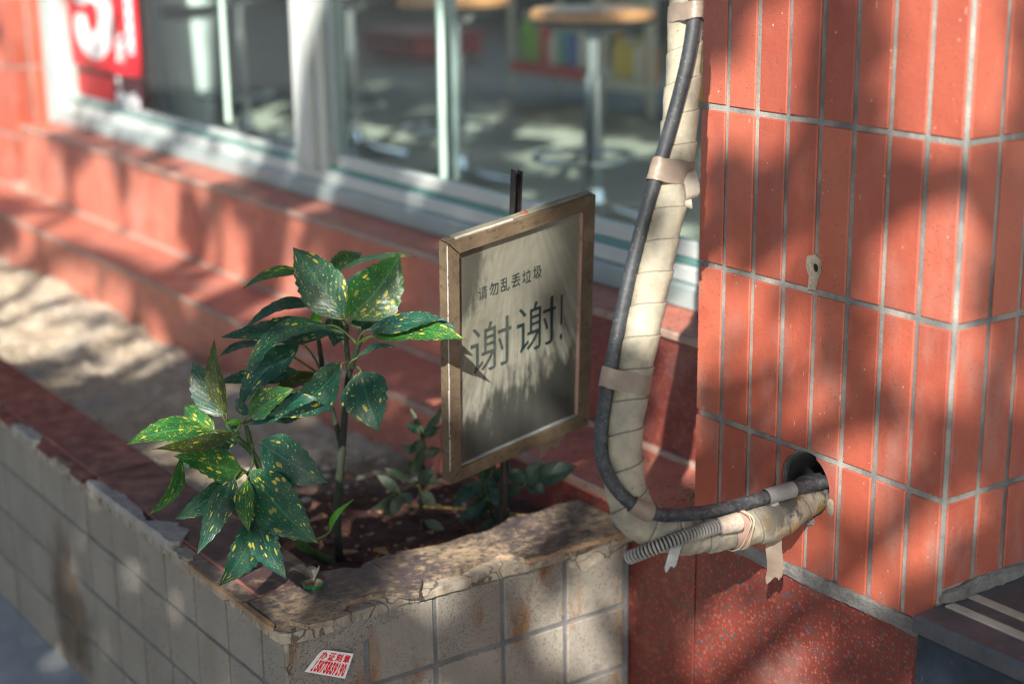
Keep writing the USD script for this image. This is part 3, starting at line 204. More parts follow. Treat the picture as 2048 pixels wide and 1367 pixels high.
@look('pale_mortar')
def _(g):
    p = g.pos()
    c = g.ramp(g.noise(p, 26, 6, .6), (.25, (.16, .135, .10)), (.5, (.33, .285, .225)), (.8, (.48, .43, .36)))
    c = g.mix(c, (.13, .11, .085), g.step(g.noise(p, 55, 7, .7), .52, .70, 0, .85))
    ck = g.n('voronoi_texture', 'distance', feature='distance_to_edge', vector=g.n('vector_math', 'vector', math_type='add', vector1=p, vector2=g.n('vector_math', 'vector', math_type='scale', vector1=g.n('noise_texture', 'color', vector=p, scale=20.0), scale=.05)), scale=17.0)
    c = g.mix(c, (.05, .042, .035), g.step(ck, .035, .008, 0, .8))
    return g.bsdf(base_color=c, roughness=.95, normal=g.bump(g.noise(p, 150, 7, .7), .005))

def terrazzo(name, a, b, spk=1.0, rough=.38):
    @look(name)
    def _(g):
        p = g.pos()
        c = g.ramp(g.noise(p, 12, 6, .6), (.3, a), (.7, b))
        c = g.mix(c, (.46, .15, .10), g.math('multiply', g.speck(p, 150, .55, .42), .30 * spk))
        c = g.mix(c, (.52, .20, .14), g.math('multiply', g.speck(p, 260, .5, .45), .30 * spk))
        c = g.mix(c, (.06, .055, .06), g.math('multiply', g.speck(p, 115, .50, .34), .95))
        c = g.mix(c, (.10, .075, .08), g.math('multiply', g.speck(p, 190, .5, .30), .85))
        c = g.mix(c, (.17, .16, .155), g.math('multiply', g.speck(p, 100, .26, .14), .6))
        c = g.mix(c, (.75, .68, .60), g.math('multiply', g.speck(p, 210, .30, .16), .7))
        c = g.mix(c, (.25, .19, .17), g.step(g.noise(p, 6, 5), .52, .75, 0, .4))
        return g.bsdf(base_color=c, roughness=g.lin(g.noise(p, 40, 5), .3, .7, rough, rough + .2), normal=g.bump(g.noise(p, 300, 3), .0005))
terrazzo('red_terrazzo', (.125, .025, .019), (.180, .037, .027))
terrazzo('bench_granite', (.36, .105, .070), (.47, .175, .122), .5, .42)  # bench copy of the red stone, dusty and lightened for its sunlit run

@look('buff_tile')
def _(g):
    p, r = g.pos(), g.rnd()
    base = g.ramp(r, (0, (.225, .210, .184)), (.5, (.258, .241, .212)), (1, (.292, .272, .238)))
    base = g.mix(base, g.ramp(g.noise(p, 10, 5), (.3, (.185, .165, .138)), (.7, (.305, .272, .226))), .5)
    streak = g.noise(g.map(p, (1, 1, .3)), 16, 6, .6)
    patch = g.noise(p, 4.5, 3)
    base = g.mix(base, (.20, .085, .022), g.math('multiply', g.math('multiply', g.step(streak, .50, .66), g.step(patch, .42, .58, 0, .95)), g.lin(g.xyz(p, 'x'), -.705, -.698, .12, 1)))
    # a broad brown damp stain low on the street side
    dx = g.math('multiply', g.math('add', g.xyz(p, 'x'), 1.70), 5.5)
    dz = g.math('multiply', g.math('add', g.xyz(p, 'z'), 1.10), 4.2)
    dist = g.math('add', g.math('sqrt', g.math('add', g.math('multiply', dx, dx), g.math('multiply', dz, dz))), g.math('multiply', g.noise(p, 14, 5), 1.1))
    base = g.mix(base, (.085, .055, .032), g.step(dist, 1.45, .85, 0, .85))
    base = g.mix(base, (.09, .085, .08), g.math('multiply', g.step(g.noise(p, 20, 6, .65), .56, .74), .55))
    base = g.mix(base, (.055, .05, .045), g.math('multiply', g.speck(p, 300, .40, .55), .85))
    base = g.mix(base, (.42, .37, .30), g.math('multiply', g.speck(p, 380, .4, .4), .5))
    h = g.math('subtract', g.noise(p, 210, 5, .7), g.math('multiply', g.speck(p, 300, .42, .6), .7))
    return g.bsdf(base_color=base, roughness=.8, normal=g.bump(h, .0028))

@look('dark_grout')
def _(g):
    p = g.pos()
    c = g.ramp(g.noise(p, 22, 6), (.25, (.085, .088, .095)), (.75, (.20, .20, .205)))
    return g.bsdf(base_color=c, roughness=.95, normal=g.bump(g.noise(p, 200, 5, .7), .003))

@look('dusty_cap')
def _(g):
    p = g.pos()
    glaze = g.ramp(g.noise(p, 20, 5), (.3, (.045, .038, .042)), (.7, (.10, .075, .07)))
    dust = g.ramp(g.noise(p, 34, 5), (.3, (.21, .155, .095)), (.7, (.36, .27, .175)))
    m = g.noise(g.map(p, (1.15, .85, 1)), 60, 10, .76)
    m2 = g.noise(p, 5, 3)
    cover = g.step(g.math('add', m, g.math('multiply', m2, .7)), .76, 1.0)
    c = g.mix(glaze, dust, cover)
    c = g.mix(c, (.045, .045, .052), g.math('multiply', g.speck(g.map(p, (1.3, .8, 1)), 120, .5, .35), .75))
    c = g.mix(c, (.60, .55, .47), g.math('multiply', g.speck(p, 70, .13, .15), .8))
    return g.bsdf(base_color=c, roughness=g.lin(cover, 0, 1, .5, .95), normal=g.bump(g.noise(p, 160, 6, .6), .0011))

@look('purple_cap')
def _(g):
    p = g.pos()
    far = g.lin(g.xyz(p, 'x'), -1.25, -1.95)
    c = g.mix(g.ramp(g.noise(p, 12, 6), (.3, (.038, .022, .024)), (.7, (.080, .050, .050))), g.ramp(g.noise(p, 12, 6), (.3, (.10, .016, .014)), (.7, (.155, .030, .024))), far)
    near = g.lin(g.xyz(p, 'x'), -1.02, -.82)
    dust = g.step(g.noise(p, 22, 7, .65), .46, .70)
    c = g.mix(c, (.33, .25, .16), g.math('multiply', dust, g.lin(near, 0, 1, .14, .85)))
    return g.bsdf(base_color=c, roughness=g.lin(g.noise(p, 30, 5), 
        .35, .65, .38, .62), specular_ior_level=.22, normal=g.bump(g.noise(p, 60, 5), .0008))

plain('orange_bisque', (.27, .165, .092), .9, spread=.3, scale=60, bump=.001)
plain('worn_pink', (.30, .12, .10), .8, spread=.25, scale=40)
plain('pale_edge', (.32, .21, .17), .8, spread=.25, scale=30, bump=.001, dirt=.3)
plain('white_paint_metal', (.46, .50, .49), .38, spread=.06, scale=10, dirt=.12, dirtcol=(.45, .45, .42))
plain('aluminium', (.27, .33, .335), .35, spread=.08, scale=10, dirt=.15, dirtcol=(.30, .33, .32))
plain('gasket', (.10, .24, .22), .5)
plain('shop_floor', (.40, .41, .365), .55, spread=.15, scale=2.5, dirt=.1)
plain('shop_wall', (.40, .42, .39), .8, spread=.2, scale=2)
plain('facade', (.15, .10, .085), .8)
plain('ceiling', (.62, .62, .60), .9)
plain('counter_dark', (.035, .055, .05), .4, spread=.4, scale=3)
plain('chrome', (.72, .74, .76), .12, 1.0, spread=.03)
plain('seat_wood', (.50, .23, .10), .35, spread=.2)
plain('black_plastic', (.018, .02, .024), .4)
plain('blue_plastic', (.03, .09, .55), .35)
plain('bin_plastic', (.78, .86, .86), .45, spread=.05)
plain('brown_wood', (.22, .075, .04), .5, spread=.25, scale=9)
plain('crate_red', (.55, .03, .025), .45)
plain('shelf_white', (.62, .62, .55), .5)
plain('shop_red', (.62, .04, .03), .45)
for k, c in dict(green=(.20, .50, .04), red=(.60, .05, .05), white=(.75, .75, .70), blue=(.04, .14, .60), yellow=(.70, .52, .05), teal=(.06, .35, .38), orange=(.75, .25, .04)).items():
    plain('pack_' + k, c, .35, spread=.2, scale=30)
plain('poster_red', (.72, .016, .03), .45, spread=.04)
plain('poster_white', (.86, .87, .88), .5, spread=.03)
plain('poster_plum', (.075, .02, .03), .45, spread=.1)
plain('poster_ink', (.10, .12, .35), .5)
plain('shaded_riser_stone', (.018, .026, .040), .34, spread=.35, scale=45, bump=.0005, dirt=.1, dirtcol=(.12, .11, .10))  # step granite darkened in colour for its shaded front
plain('lit_tread_stone', (.062, .064, .074), .36, spread=.3, scale=45, bump=.0005, dirt=.2, dirtcol=(.16, .15, .13))  # same granite, lightened in colour for its lit top
plain('grip_strip', (.40, .36, .29), .9, spread=.15, scale=70, bump=.0015)
plain('hole_sleeve', (.075, .08, .085), .6, spread=.3, scale=40)
plain('hole_dark', (.012, .012, .012), .9)
plain('plaster', (.29, .245, .195), .95, spread=.25, scale=60, bump=.003)
plain('brown_tape', (.20, .155, .122), .45, spread=.18, scale=50, bump=.0008, bscale=90)
plain('tape_back', (.34, .29, .245), .7, spread=.2, scale=60, bump=.001)
plain('grey_tape', (.19, .20, .20), .5, spread=.2, scale=60)
plain('silver_tape', (.26, .27, .27), .4, spread=.2, scale=60)
plain('gauze', (.55, .45, .37), .95, spread=.3, scale=300, bump=.004, bscale=420)
plain('string', (.48, .38, .28), .9)
@look('drain_plastic')
def _(g):
    p, uv = g.pos(), g.n('texture_coordinate', 'UV')
    c = g.ramp(g.noise(p, 40, 5), (.3, (.20, .195, .185)), (.7, (.31, .30, .28)))
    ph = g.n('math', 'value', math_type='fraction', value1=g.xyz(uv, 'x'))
    groove = g.step(g.math('absolute', g.math('subtract', ph, .75)), .26, .10)  # groove dirt, darkened to paint in the shade between ridges
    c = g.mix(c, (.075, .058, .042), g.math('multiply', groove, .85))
    c = g.mix(c, (.17, .12, .075), g.step(g.noise(p, 60, 6, .65), .54, .74, 0, .8))
    return g.bsdf(base_color=c, roughness=.6)

plain('rust', (.17, .065, .03), .9, spread=.5, scale=80, bump=.002)
plain('pole_metal', (.030, .028, .028), .38, metallic=.4, spread=.5, scale=60)
plain('cap_green', (.012, .15, .055), .28, spread=.2)
plain('cap_inside', (.20, .155, .10), .6, spread=.3, scale=120)
plain('dead_leaf', (.30, .15, .07), .8, spread=.45, scale=60, bump=.001)
plain('pale_dead_leaf', (.20, .19, .15), .85, spread=.3, scale=60, bump=.001)
plain('twig', (.10, .065, .045), .9, spread=.4, scale=60, bump=.001)
plain('stem_green', (.035, .085, .028), .5, spread=.4, scale=60, bump=.0006, dirt=.35, dirtcol=(.045, .035, .022))
plain('stem_bark', (.020, .030, .018), .75, spread=.5, scale=70, bump=.0012, bscale=150)
plain('petiole', (.09, .12, .035), .5, spread=.35, scale=50, dirt=.2, dirtcol=(.08, .035, .02))
plain('straw', (.42, .27, .07), .7)
plain('sticker_paper', (.78, .78, .76), .6, spread=.05, scale=60)
plain('sticker_ink', (.78, .006, .012), .6)
plain('sign_ink', (.007, .020, .021), .6, spread=.5, scale=120)
plain('sign_ink_faded', (.035, .046, .040), .7, spread=.5, scale=90)
plain('grey_lump', (.29, .28, .26), .9, spread=.3, scale=45, bump=.003, bscale=130, dirt=.35, dirtcol=(.16, .14, .115))
plain('white_chip', (.46, .42, .385), .9, spread=.1)
plain('tree_bark', (.12, .09, .065), .95, spread=.4, scale=20, bump=.02, bscale=30)
plain('stone_grey', (.42, .37, .31), .9, spread=.35, scale=40, bump=.003)

@look('pavement')
def _(g):
    p = g.pos()
    c = g.ramp(g.noise(p, 9, 7, .65), (.3, (.24, .26, .275)), (.7, (.38, .395, .40)))
    c = g.mix(c, (.5, .5, .48), g.math('multiply', g.speck(p, 60, .2, .15), .6))
    return g.bsdf(base_color=c, roughness=.85, normal=g.bump(g.noise(p, 90, 6, .7), .005))

@look('soil')
def _(g):
    p = g.pos()
    sand = g.ramp(g.noise(p, 30, 8, .7), (.25, (.24, .185, .135)), (.5, (.47, .385, .285)), (.8, (.62, .53, .41)))
    sand = g.mix(sand, (.34, .335, .32), g.step(g.noise(p, 5, 4), .50, .68, 0, .75))
    humus = g.ramp(g.noise(p, 45, 8, .7), (.25, (.024, .010, .007)), (.55, (.085, .032, .020)), (.8, (.15, .070, .045)))
    side = g.math('add', g.xyz(p, 'x'), g.math('multiply', g.noise(p, 5, 4), .5))
    c = g.mix(sand, humus, g.step(side, -1.42, -1.02))
    return g.bsdf(base_color=c, roughness=.95, normal=g.bump(g.noise(p, 70, 8, .72), .012))

@look('glass')
def _(g):
    face = g.n('layer_weight', 'facing', blend=.5)
    f = g.math('add', .02, g.math('multiply', g.math('power', face, 5.5), .6))
    t = g.n('transparent_bsdf', 'BSDF', color=(.93, .98, .96))
    s = g.n('glossy_bsdf', 'BSDF', color=(1, 1, 1), roughness=.01)
    return g.n('mix_closure', 'closure', fac=f, closure1=t, closure2=s)

@look('glass_edge')
def _(g):
    return g.bsdf(base_color=(.84, .93, .88), roughness=.2, subsurface_weight=.0, specular_ior_level=.8)

@look('wrap')
def _(g):
    uv = g.n('texture_coordinate', 'UV')
    p = g.pos()
    c = g.ramp(g.noise(p, 16, 6, .6), (.25, (.22, .195, .145)), (.55, (.35, .315, .24)), (.85, (.46, .42, .33)))
    # grime gathers on the low run; the run at the wall hole is stained black and ochre
    low = g.lin(g.xyz(p, 'z'), -.2, -.58)
    grime = g.math('multiply', g.step(g.noise(p, 26, 8, .70), .40, .66), g.lin(low, 0, 1, .45, .85))
    c = g.mix(c, (.165, .165, .15), grime)
    y = g.xyz(p, 'y')
    wall = g.math('multiply', g.lin(y, -.165, -.075), g.step(g.xyz(p, 'z'), -.5, -.54))
    c = g.mix(c, (.30, .17, .04), g.math('multiply', wall, g.step(g.noise(p, 24, 5), .44, .58)))
    top = g.math('add', g.noise(p, 22, 6, .65), g.lin(g.xyz(p, 'z'), -.60, -.54, -.12, .16))
    c = g.mix(c, (.035, .036, .038), g.math('multiply', wall, g.step(top, .42, .58, 0, .95)))
    c = g.mix(c, (.16, .12, .08), g.math('multiply', g.speck(p, 130, .25, .2), .8))
    # the overlap of each turn of the tape carries a dark dirty line
    u, v = g.xyz(uv, 'x'), g.xyz(uv, 'y')
    turn = g.n('math', 'value', math_type='fraction', value1=g.math('add', u, v))
    seam = g.math('add', g.step(turn, .035, .0), g.step(turn, .972, 1.0))
    c = g.mix(c, (.07, .06, .05), g.math('multiply', seam, .85))
    weave = g.n('wave_texture', 'fac', vector=p, scale=420, wave_type='bands', bands_direction='z')
    h = g.math('add', g.noise(p, 60, 5), g.math('multiply', weave, .08))
    return g.bsdf(base_color=c, roughness=.62, normal=g.bump(h, .0018))

@look('rubber')
def _(g):
    p = g.pos()
    c = g.ramp(g.noise(p, 24, 6), (.3, (.010, .013, .018)), (.7, (.028, .034, .042)))
    c = g.mix(c, (.15, .15, .145), g.math('multiply', g.step(g.noise(p, 90, 7, .7), .40, .75), g.lin(g.xyz(p, 'z'), -.1, -.56, .15, .5)))
    c = g.mix(c, (.24, .22, .19), g.math('multiply', g.speck(p, 260, .35, .3), .5))
    return g.bsdf(base_color=c, roughness=.6, normal=g.bump(g.noise(p, 120, 5), .001))

def leaf_look(name, amount, base, dark, dusty=.25, spot=(.56, .47, .045), glow=(.05, .16, .02)):
    @look(name)
    def _(g):
        uv, r = g.n('texture_coordinate', 'UV'), g.rnd()
        off = g.n('combine_xyz', 'vector', x=g.math('multiply', r, 37.0), y=g.math('multiply', r, 11.0), z=g.math('multiply', r, 5.0))
        q = g.n('vector_math', 'vector', math_type='add', vector1=uv, vector2=off)
        c = g.ramp(g.noise(q, 3.0, 5), (.3, dark), (.75, base))
        if amount > 0:
            w = g.n('vector_math', 'vector', math_type='add', vector1=q, vector2=g.n('vector_math', 'vector', math_type='scale', vector1=g.n('noise_texture', 'color', vector=q, scale=18.0), scale=.045))
            m = g.speck(g.map(w, (.8, 1.15, 1)), 9.5, .50, .18 + .16 * amount)
            m2 = g.speck(w, 30.0, .46, .15 + .22 * amount)
            m3_ = g.speck(w, 50.0, .42, .08 + .12 * amount)
            clump = g.step(g.noise(q, 2.6, 2), .34, .56, .35, 1)
            c = g.mix(c, (.08, .28, .02), g.math('multiply', m3_, .8))
            c = g.mix(c, spot, g.math('multiply', g.math('maximum', m, g.math('multiply', m2, .8)), clump))
        v = g.xyz(uv, 'y')
        rib = g.step(g.math('absolute', g.math('subtract', v, .5)), .030, .006)
        c = g.mix(c, tuple(np.array(base) * 1.6 + np.array([.02, .03, .015])), g.math('multiply', rib, .6))
        p = g.pos()
        c = g.mix(c, (.21, .23, .18), g.math('multiply', g.step(g.noise(p, 38, 6, .65), .45, .75), dusty))
        c = g.mix(c, (.30, .33, .28), g.math('multiply', g.speck(p, 260, .3, .3), dusty))
        u = g.xyz(uv, 'x')
        side = g.n('math', 'value', math_type='sine', value1=g.math('multiply', g.math('add', u, g.math('multiply', g.math('absolute', g.math('subtract', v, .5)), -.9)), 52.0))
        n = g.bump(g.math('add', g.math('multiply', side, .07), g.noise(p, 70, 4)), .0009)
        a = g.bsdf(base_color=c, roughness=g.lin(g.noise(p, 30, 4), .3, .7, .30, .52), normal=n, specular_ior_level=.45)
        b = g.n('translucent_bsdf', 'BSDF', color=g.mix(c, glow, .6), normal=n)
        return g.n('mix_closure', 'closure', fac=.24, closure1=a, closure2=b)
leaf_look('leaf_few', .45, (.014, .088, .056), (.006, .040, .034), .26)
leaf_look('leaf_some', 1.1, (.018, .104, .052), (.007, .048, .031), .16)
leaf_look('leaf_many', 2.2, (.030, .150, .032), (.009, .062, .021), .06)
leaf_look('leaf_bud', 0, (.10, .36, .02), (.07, .27, .015), .0, glow=(.2, .5, .02))
leaf_look('leaf_olive', 1.6, (.055, .080, .012), (.022, .036, .010), .12, (.42, .40, .04), (.16, .20, .015))
leaf_look('leaf_plain', 0, (.016, .060, .036), (.007, .028, .022), .25)
leaf_look('leaf_dusty', 0, (.085, .115, .075), (.030, .050, .032), .55)
LEAF = ['leaf_few', 'leaf_some', 'leaf_many', 'leaf_bud', 'leaf_olive', 'leaf_dusty', 'leaf_plain']

@look('tree_leaf')
def _(g):
    r = g.n('geometry', 'random_per_island')
    c = g.ramp(r, (0, (.035, .085, .02)), (1, (.075, .14, .03)))
    return g.n('mix_closure', 'closure', fac=.12, closure1=g.bsdf(base_color=c, roughness=.5), closure2=g.n('translucent_bsdf', 'BSDF', color=c))

@look('sign_wood')
def _(g):
    p = g.obj()
    grain = g.noise(g.map(p, (1, 1, 1)), 90, 7, .65)
    c = g.ramp(g.noise(p, 18, 6), (.25, (.070, .049, .030)), (.55, (.125, .092, .055)), (.8, (.190, .145, .092)))
    c = g.mix(c, (.045, .028, .018), g.step(grain, .52, .68, 0, .75))
    c = g.mix(c, (.14, .05, .03), g.math('multiply', g.speck(p, 150, .3, .25), .8))
    return g.bsdf(base_color=c, roughness=.75, normal=g.bump(grain, .0012))

@look('sign_top_wood')
def _(g):
    p = g.obj()
    c = g.ramp(g.noise(g.map(p, (.25, 2.2, 1)), 55, 6, .6), (.3, (.10, .10, .075)), (.55, (.21, .20, .15)), (.8, (.34, .31, .25)))
    return g.bsdf(base_color=c, roughness=.85, normal=g.bump(g.noise(g.map(p, (.25, 2.2, 1)), 90, 6), .0025))

@look('sign_panel')
def _(g):
    p = g.obj()
    x, z = g.xyz(p, 'x'), g.xyz(p, 'z')
    c = g.ramp(g.noise(p, 7, 5), (.3, (.140, .140, .108)), (.7, (.225, .225, .188)))
    # rain has drawn pale and dark runs that fan out towards the foot of the board
    fan = g.n('combine_xyz', 'vector', x=g.math('divide', x, g.math('subtract', .30, z)), y=0.0, z=g.math('multiply', z, .35))
    run = g.noise(fan, 19, 5, .6, .3)
    c = g.mix(c, (.30, .31, .27), g.math('multiply', g.step(run, .50, .66), g.step(z, .10, -.06, .15, .6)))
    c = g.mix(c, (.085, .085, .068), g.math('multiply', g.step(run, .48, .36), g.step(z, .12, -.10, .15, .85)))
    # mould: foot of the board and its upper left
    nz = g.noise(g.map(p, (1.5, 1, .6)), 24, 7, .66)
    foot = g.math('add', g.lin(g.math('add', g.math('add', z, .085), g.math('multiply', x, -.22)), .10, -.13), g.math('multiply', g.math('subtract', .5, run), .7))
    c = g.mix(c, (.040, .046, .042), g.step(g.math('add', foot, g.math('multiply', nz, 1.3)), .84, 1.20, 0, .95))
    up = g.math('multiply', g.lin(x, -.02, -.125), g.lin(z, .015, .10))
    c = g.mix(c, (.045, .048, .040), g.step(g.math('add', up, g.math('multiply', nz, 1.3)), 1.05, 1.45, 0, .9))
    edge = g.lin(g.math('absolute', x), .115, .135, 0, .6)
    c = g.mix(c, (.17, .15, .10), g.math('multiply', edge, nz))
    return g.bsdf(base_color=c, roughness=.32, normal=g.bump(g.noise(p, 60, 5), .0008))

# ------------------------------------------------------------------ helpers: meshes
_s = [(a, b, c) for a in (-1, 1) for b in (-1, 1) for c in (-1, 1)]
_ref = np.array([[s[i] * (1.0 if i == k else .8) for i in range(3)] for s in _s for k in range(3)])
_hull = trimesh.convex.convex_hull(trimesh.PointCloud(_ref).vertices)
_map = [int(np.argmin(np.linalg.norm(_ref - v, axis=1))) for v in _hull.vertices]
BEV_F = np.array(_map)[_hull.faces]

def bev(x0, x1, y0, y1, z0, z1, b=.002):
    """a box with chamfered edges"""
    c = np.array([(x0 + x1) / 2, (y0 + y1) / 2, (z0 + z1) / 2])
    h = np.abs(np.array([x1 - x0, y1 - y0, z1 - z0])) / 2
    b = min(b, .45 * h.min())
    v = np.array([[c[i] + s[i] * (h[i] if i == k else h[i] - b) for i in range(3)] for s in _s for k in range(3)])
    return v, BEV_F

def tm(m):
    return m if isinstance(m, trimesh.Trimesh) else trimesh.Trimesh(np.array(m[0]), np.array(m[1]), process=False)

def join(*ms):
    return trimesh.util.concatenate([tm(m) for m in ms])

def man(m):
    m = tm(m)
    return m3.Manifold(m3.Mesh(np.asarray(m.vertices, np.float32), np.asarray(m.faces, np.uint32)))

def cyl(center, axis, r, length, n=40, r2=None):
    """manifold cylinder centred on center along a unit axis"""
    c = m3.Manifold.cylinder(length, r, r if r2 is None else r2, n, True)
    T = trimesh.geometry.align_vectors([0, 0, 1], axis)
    T[:3, 3] = center
    return c.transform(T[:3, :4])

def dense(P, n):
    A = np.array(P, float)
    t = np.r_[0, np.cumsum(np.linalg.norm(np.diff(A[:, :3], axis=0), axis=1))]
    return CubicSpline(t, A)(np.linspace(0, t[-1], n))

def frames(P):
    T = np.gradient(P, axis=0)
    T /= np.linalg.norm(T, axis=1, keepdims=True)
    n = np.cross(T[0], [0.3, 0.2, 1.0]); n /= np.linalg.norm(n)
    N = [n]
    for k in range(1, len(P)):
        n = N[-1] - T[k] * (N[-1] @ T[k])
        N.append(n / np.linalg.norm(n))
    N = np.array(N)
    return T, N, np.cross(T, N)

def tube(P, rad, seg=12, caps=True):
    """tube along P (n,3); rad: scalar, (n,) or (n,seg+?) radii"""
    P = np.asarray(P, float)
    n = len(P)
    T, N, B = frames(P)
    a = np.linspace(0, 2 * np.pi, seg, endpoint=False)
    rad = np.broadcast_to(np.asarray(rad, float).reshape(-1, 1) if np.ndim(rad) < 2 else rad, (n, seg))
    V = P[:, None] + rad[..., None] * (np.cos(a)[None, :, None] * N[:, None] + np.sin(a)[None, :, None] * B[:, None])
    i, j = np.meshgrid(np.arange(n - 1), np.arange(seg), indexing='ij')
    q = np.stack([i * seg + j, i * seg + (j + 1) % seg, (i + 1) * seg + (j + 1) % seg, (i + 1) * seg + j], -1).reshape(-1, 4)
    F = np.vstack([q[:, [0, 1, 2]], q[:, [0, 2, 3]]])
    V = V.reshape(-1, 3)
    if caps:
        V = np.vstack([V, P[0], P[-1]])
        k = np.arange(seg)
        F = np.vstack([F, np.stack([np.full(seg, n * seg), (k + 1) % seg, k], 1), np.stack([np.full(seg, n * seg + 1), (n - 1) * seg + k, (n - 1) * seg + (k + 1) % seg], 1)])
    return V, F

def lathe(profile, center, seg=32):
    m = trimesh.creation.revolve(np.array(profile, float), sections=seg)
    m.apply_translation(center)
    return m

def extrude(poly, z0, z1):
    ms = [trimesh.creation.extrude_polygon(q, z1 - z0, engine='earcut') for q in getattr(poly, 'geoms', [poly]) if q.area > 1e-9]
    m = trimesh.util.concatenate(ms)
    m.apply_translation([0, 0, z0])
    return m

def ragged(poly, amp, step=.008, scale=40, seed=0):
    """the polygon with an irregular broken outline"""
    P = np.array(poly.segmentize(step).exterior.coords[:-1])
    q = np.c_[P * scale, np.full(len(P), seed * 7.3)]
    d = np.stack([fbm(q, 4, seed) - .5, fbm(q, 4, seed + 50) - .5], 1) * 2 * amp
    r = Polygon(P + d).buffer(0)
    return max(r.geoms, key=lambda g: g.area) if hasattr(r, 'geoms') else r

def roughen(m, amp, scale, seed=0):
    m = tm(m).copy()
    m.merge_vertices()
    m = trimesh.Trimesh(*trimesh.remesh.subdivide_to_size(m.vertices, m.faces, .012), process=True)
    v = m.vertices
    d = np.stack([fbm(v * scale + 3.1 * k, 4, seed + k) - .5 for k in range(3)], 1)
    m.vertices = v + 2 * amp * d
    return m

def turned(m, f):
    """extruded text/outline (x, y, height) mapped by f(x, y, h) -> world rows"""
    m = tm(m).copy()
    m.vertices = f(m.vertices)
    return m

def glyph(ch, size, em):
    g = []
    for rings in GLYPH[ch]:
        g.append(Polygon(rings[0], rings[1:]).buffer(0))
    return affinity.scale(union_all(g), size / em, size / em, origin=(0, 0))

rng = np.random.default_rng(11)
SEEN_TOP = 2.6

# ------------------------------------------------------------------ ground
def sheet(x0, x1, y0, y1, z, nx=2, ny=2):
    gx, gy = np.meshgrid(np.linspace(x0, x1, nx), np.linspace(y0, y1, ny), indexing='ij')
    V = np.stack([gx, gy, np.full_like(gx, z)], -1).reshape(-1, 3)
    i, j = np.meshgrid(np.arange(nx - 1), np.arange(ny - 1), indexing='ij')
    a = i * ny + j
    F = np.stack([a, a + ny, a + ny + 1, a + 1], -1).reshape(-1, 4)
    return V, F
GROUND = -1.245
setting('pavement', sheet(-80, 80, -80, .5, GROUND), LOOK['pavement'])
FLOOR = -.655
setting('shop_floor', bev(-16, 8, .375, 16, FLOOR - .3, FLOOR, .001), LOOK['shop_floor'])

# ------------------------------------------------------------------ tiled pillars
PITCH, E0, LEFT = .0661, .0016, -.5235
GW = .0088
def hole_cut(hx, hz, hr):
    a = np.linspace(0, 2 * np.pi, 90, endpoint=False)
    r = hr * (1 + .05 * (fbm(np.stack([np.cos(a) * 2.5, np.sin(a) * 2.5, a * 0 + 4], 1), 4, 6) - .5) + .05 * np.maximum(0, fbm(np.stack([np.cos(a) * 7, np.sin(a) * 7, a * 0], 1), 3, 9) - .55))
    m = trimesh.creation.extrude_polygon(Polygon(np.stack([hx + r * np.cos(a), hz + r * np.sin(a)], 1)), .3, engine='earcut')
    m.vertices = np.stack([m.vertices[:, 0], .15 - m.vertices[:, 2], m.vertices[:, 1]], 1)
    return man(m)

def pillar_front(x_edges, rows, t, y=0.0, holes=()):
    for x0, x1 in x_edges:
        for z0, z1 in rows:
            j = rng.uniform(-.0009, .0009)
            e = rng.uniform(-.0007, .0007, 4)
            m = bev(x0 + e[0], x1 + e[1], y + j, y + .012, z0 + e[2], z1 + e[3], .0016)
            mid = np.array([(x0 + x1) / 2, (z0 + z1) / 2])
            for (hx, hz, hr) in holes:
                if x0 - hr < hx < x1 + hr and z0 - hr < hz < z1 + hr:
                    m = man(m) - (hole_cut(hx, hz, hr) if hr > .02 else cyl((hx, y, hz), (0, 1, 0), hr, .2, 48))
            part(t, 'tile', m, LOOK['red_tile'])

HOLE = (-.2695, -.552, .0515)
pill = thing('tiled_pillar', 'large pillar of upright red tiles beside the window, with a pipe hole', 'pillar')
core = man(bev(LEFT + .004, -.0030, .0034, .62, -.70, SEEN_TOP, .004)) - cyl((HOLE[0], 0, HOLE[1]), (0, 1, 0), HOLE[2] - .0005, .5, 48)
part(pill, 'grout_core', core, LOOK['grout'])
cols = []
xs = [LEFT - GW / 2] + [-(8 - k) * PITCH - E0 for k in range(1, 8)] + [-.0080 + GW / 2]
for a, b in zip(xs[:-1], xs[1:]):
    cols.append((a + GW / 2, b - GW / 2))
rows = [(-.693, -.5 - .0045)] + [(-.5 + .25 * k + .0045, -.25 + .25 * k - .0045) for k in range(5)]
pillar_front(cols, rows, pill, 0.0, [HOLE, (-.2635, -.2127, .0085)])
ys = [.0085 - GW / 2, .0712] + [.0712 + .0608 * k for k in range(1, 9)]
rowsB = [(-.632, -.5045)] + rows[1:]
for a, b in zip(ys[:-1], ys[1:]):
    for z0, z1 in rowsB:
        j = rng.uniform(-.0006, .0006)
        part(pill, 'tile', bev(-.012, 0 + j, a + GW / 2, b - GW / 2, z0, z1, .0016), LOOK['red_tile'])
# bed of rough mortar under the tiles
def band(pts, h, d, seed, horizontal=True):
    m = roughen(bev(*pts, .003), .0035, 70, seed)
    return m
part(pill, 'mortar_band', roughen(bev(LEFT - .002, .006, -.006, .02, -.7135, -.690, .003), .0045, 60, 1), LOOK['rough_mortar'], 40)
part(pill, 'mortar_band', roughen(bev(-.02, .004, .006, .58, -.656, -.634, .003), .0075, 45, 4), LOOK['rough_mortar'], 40)
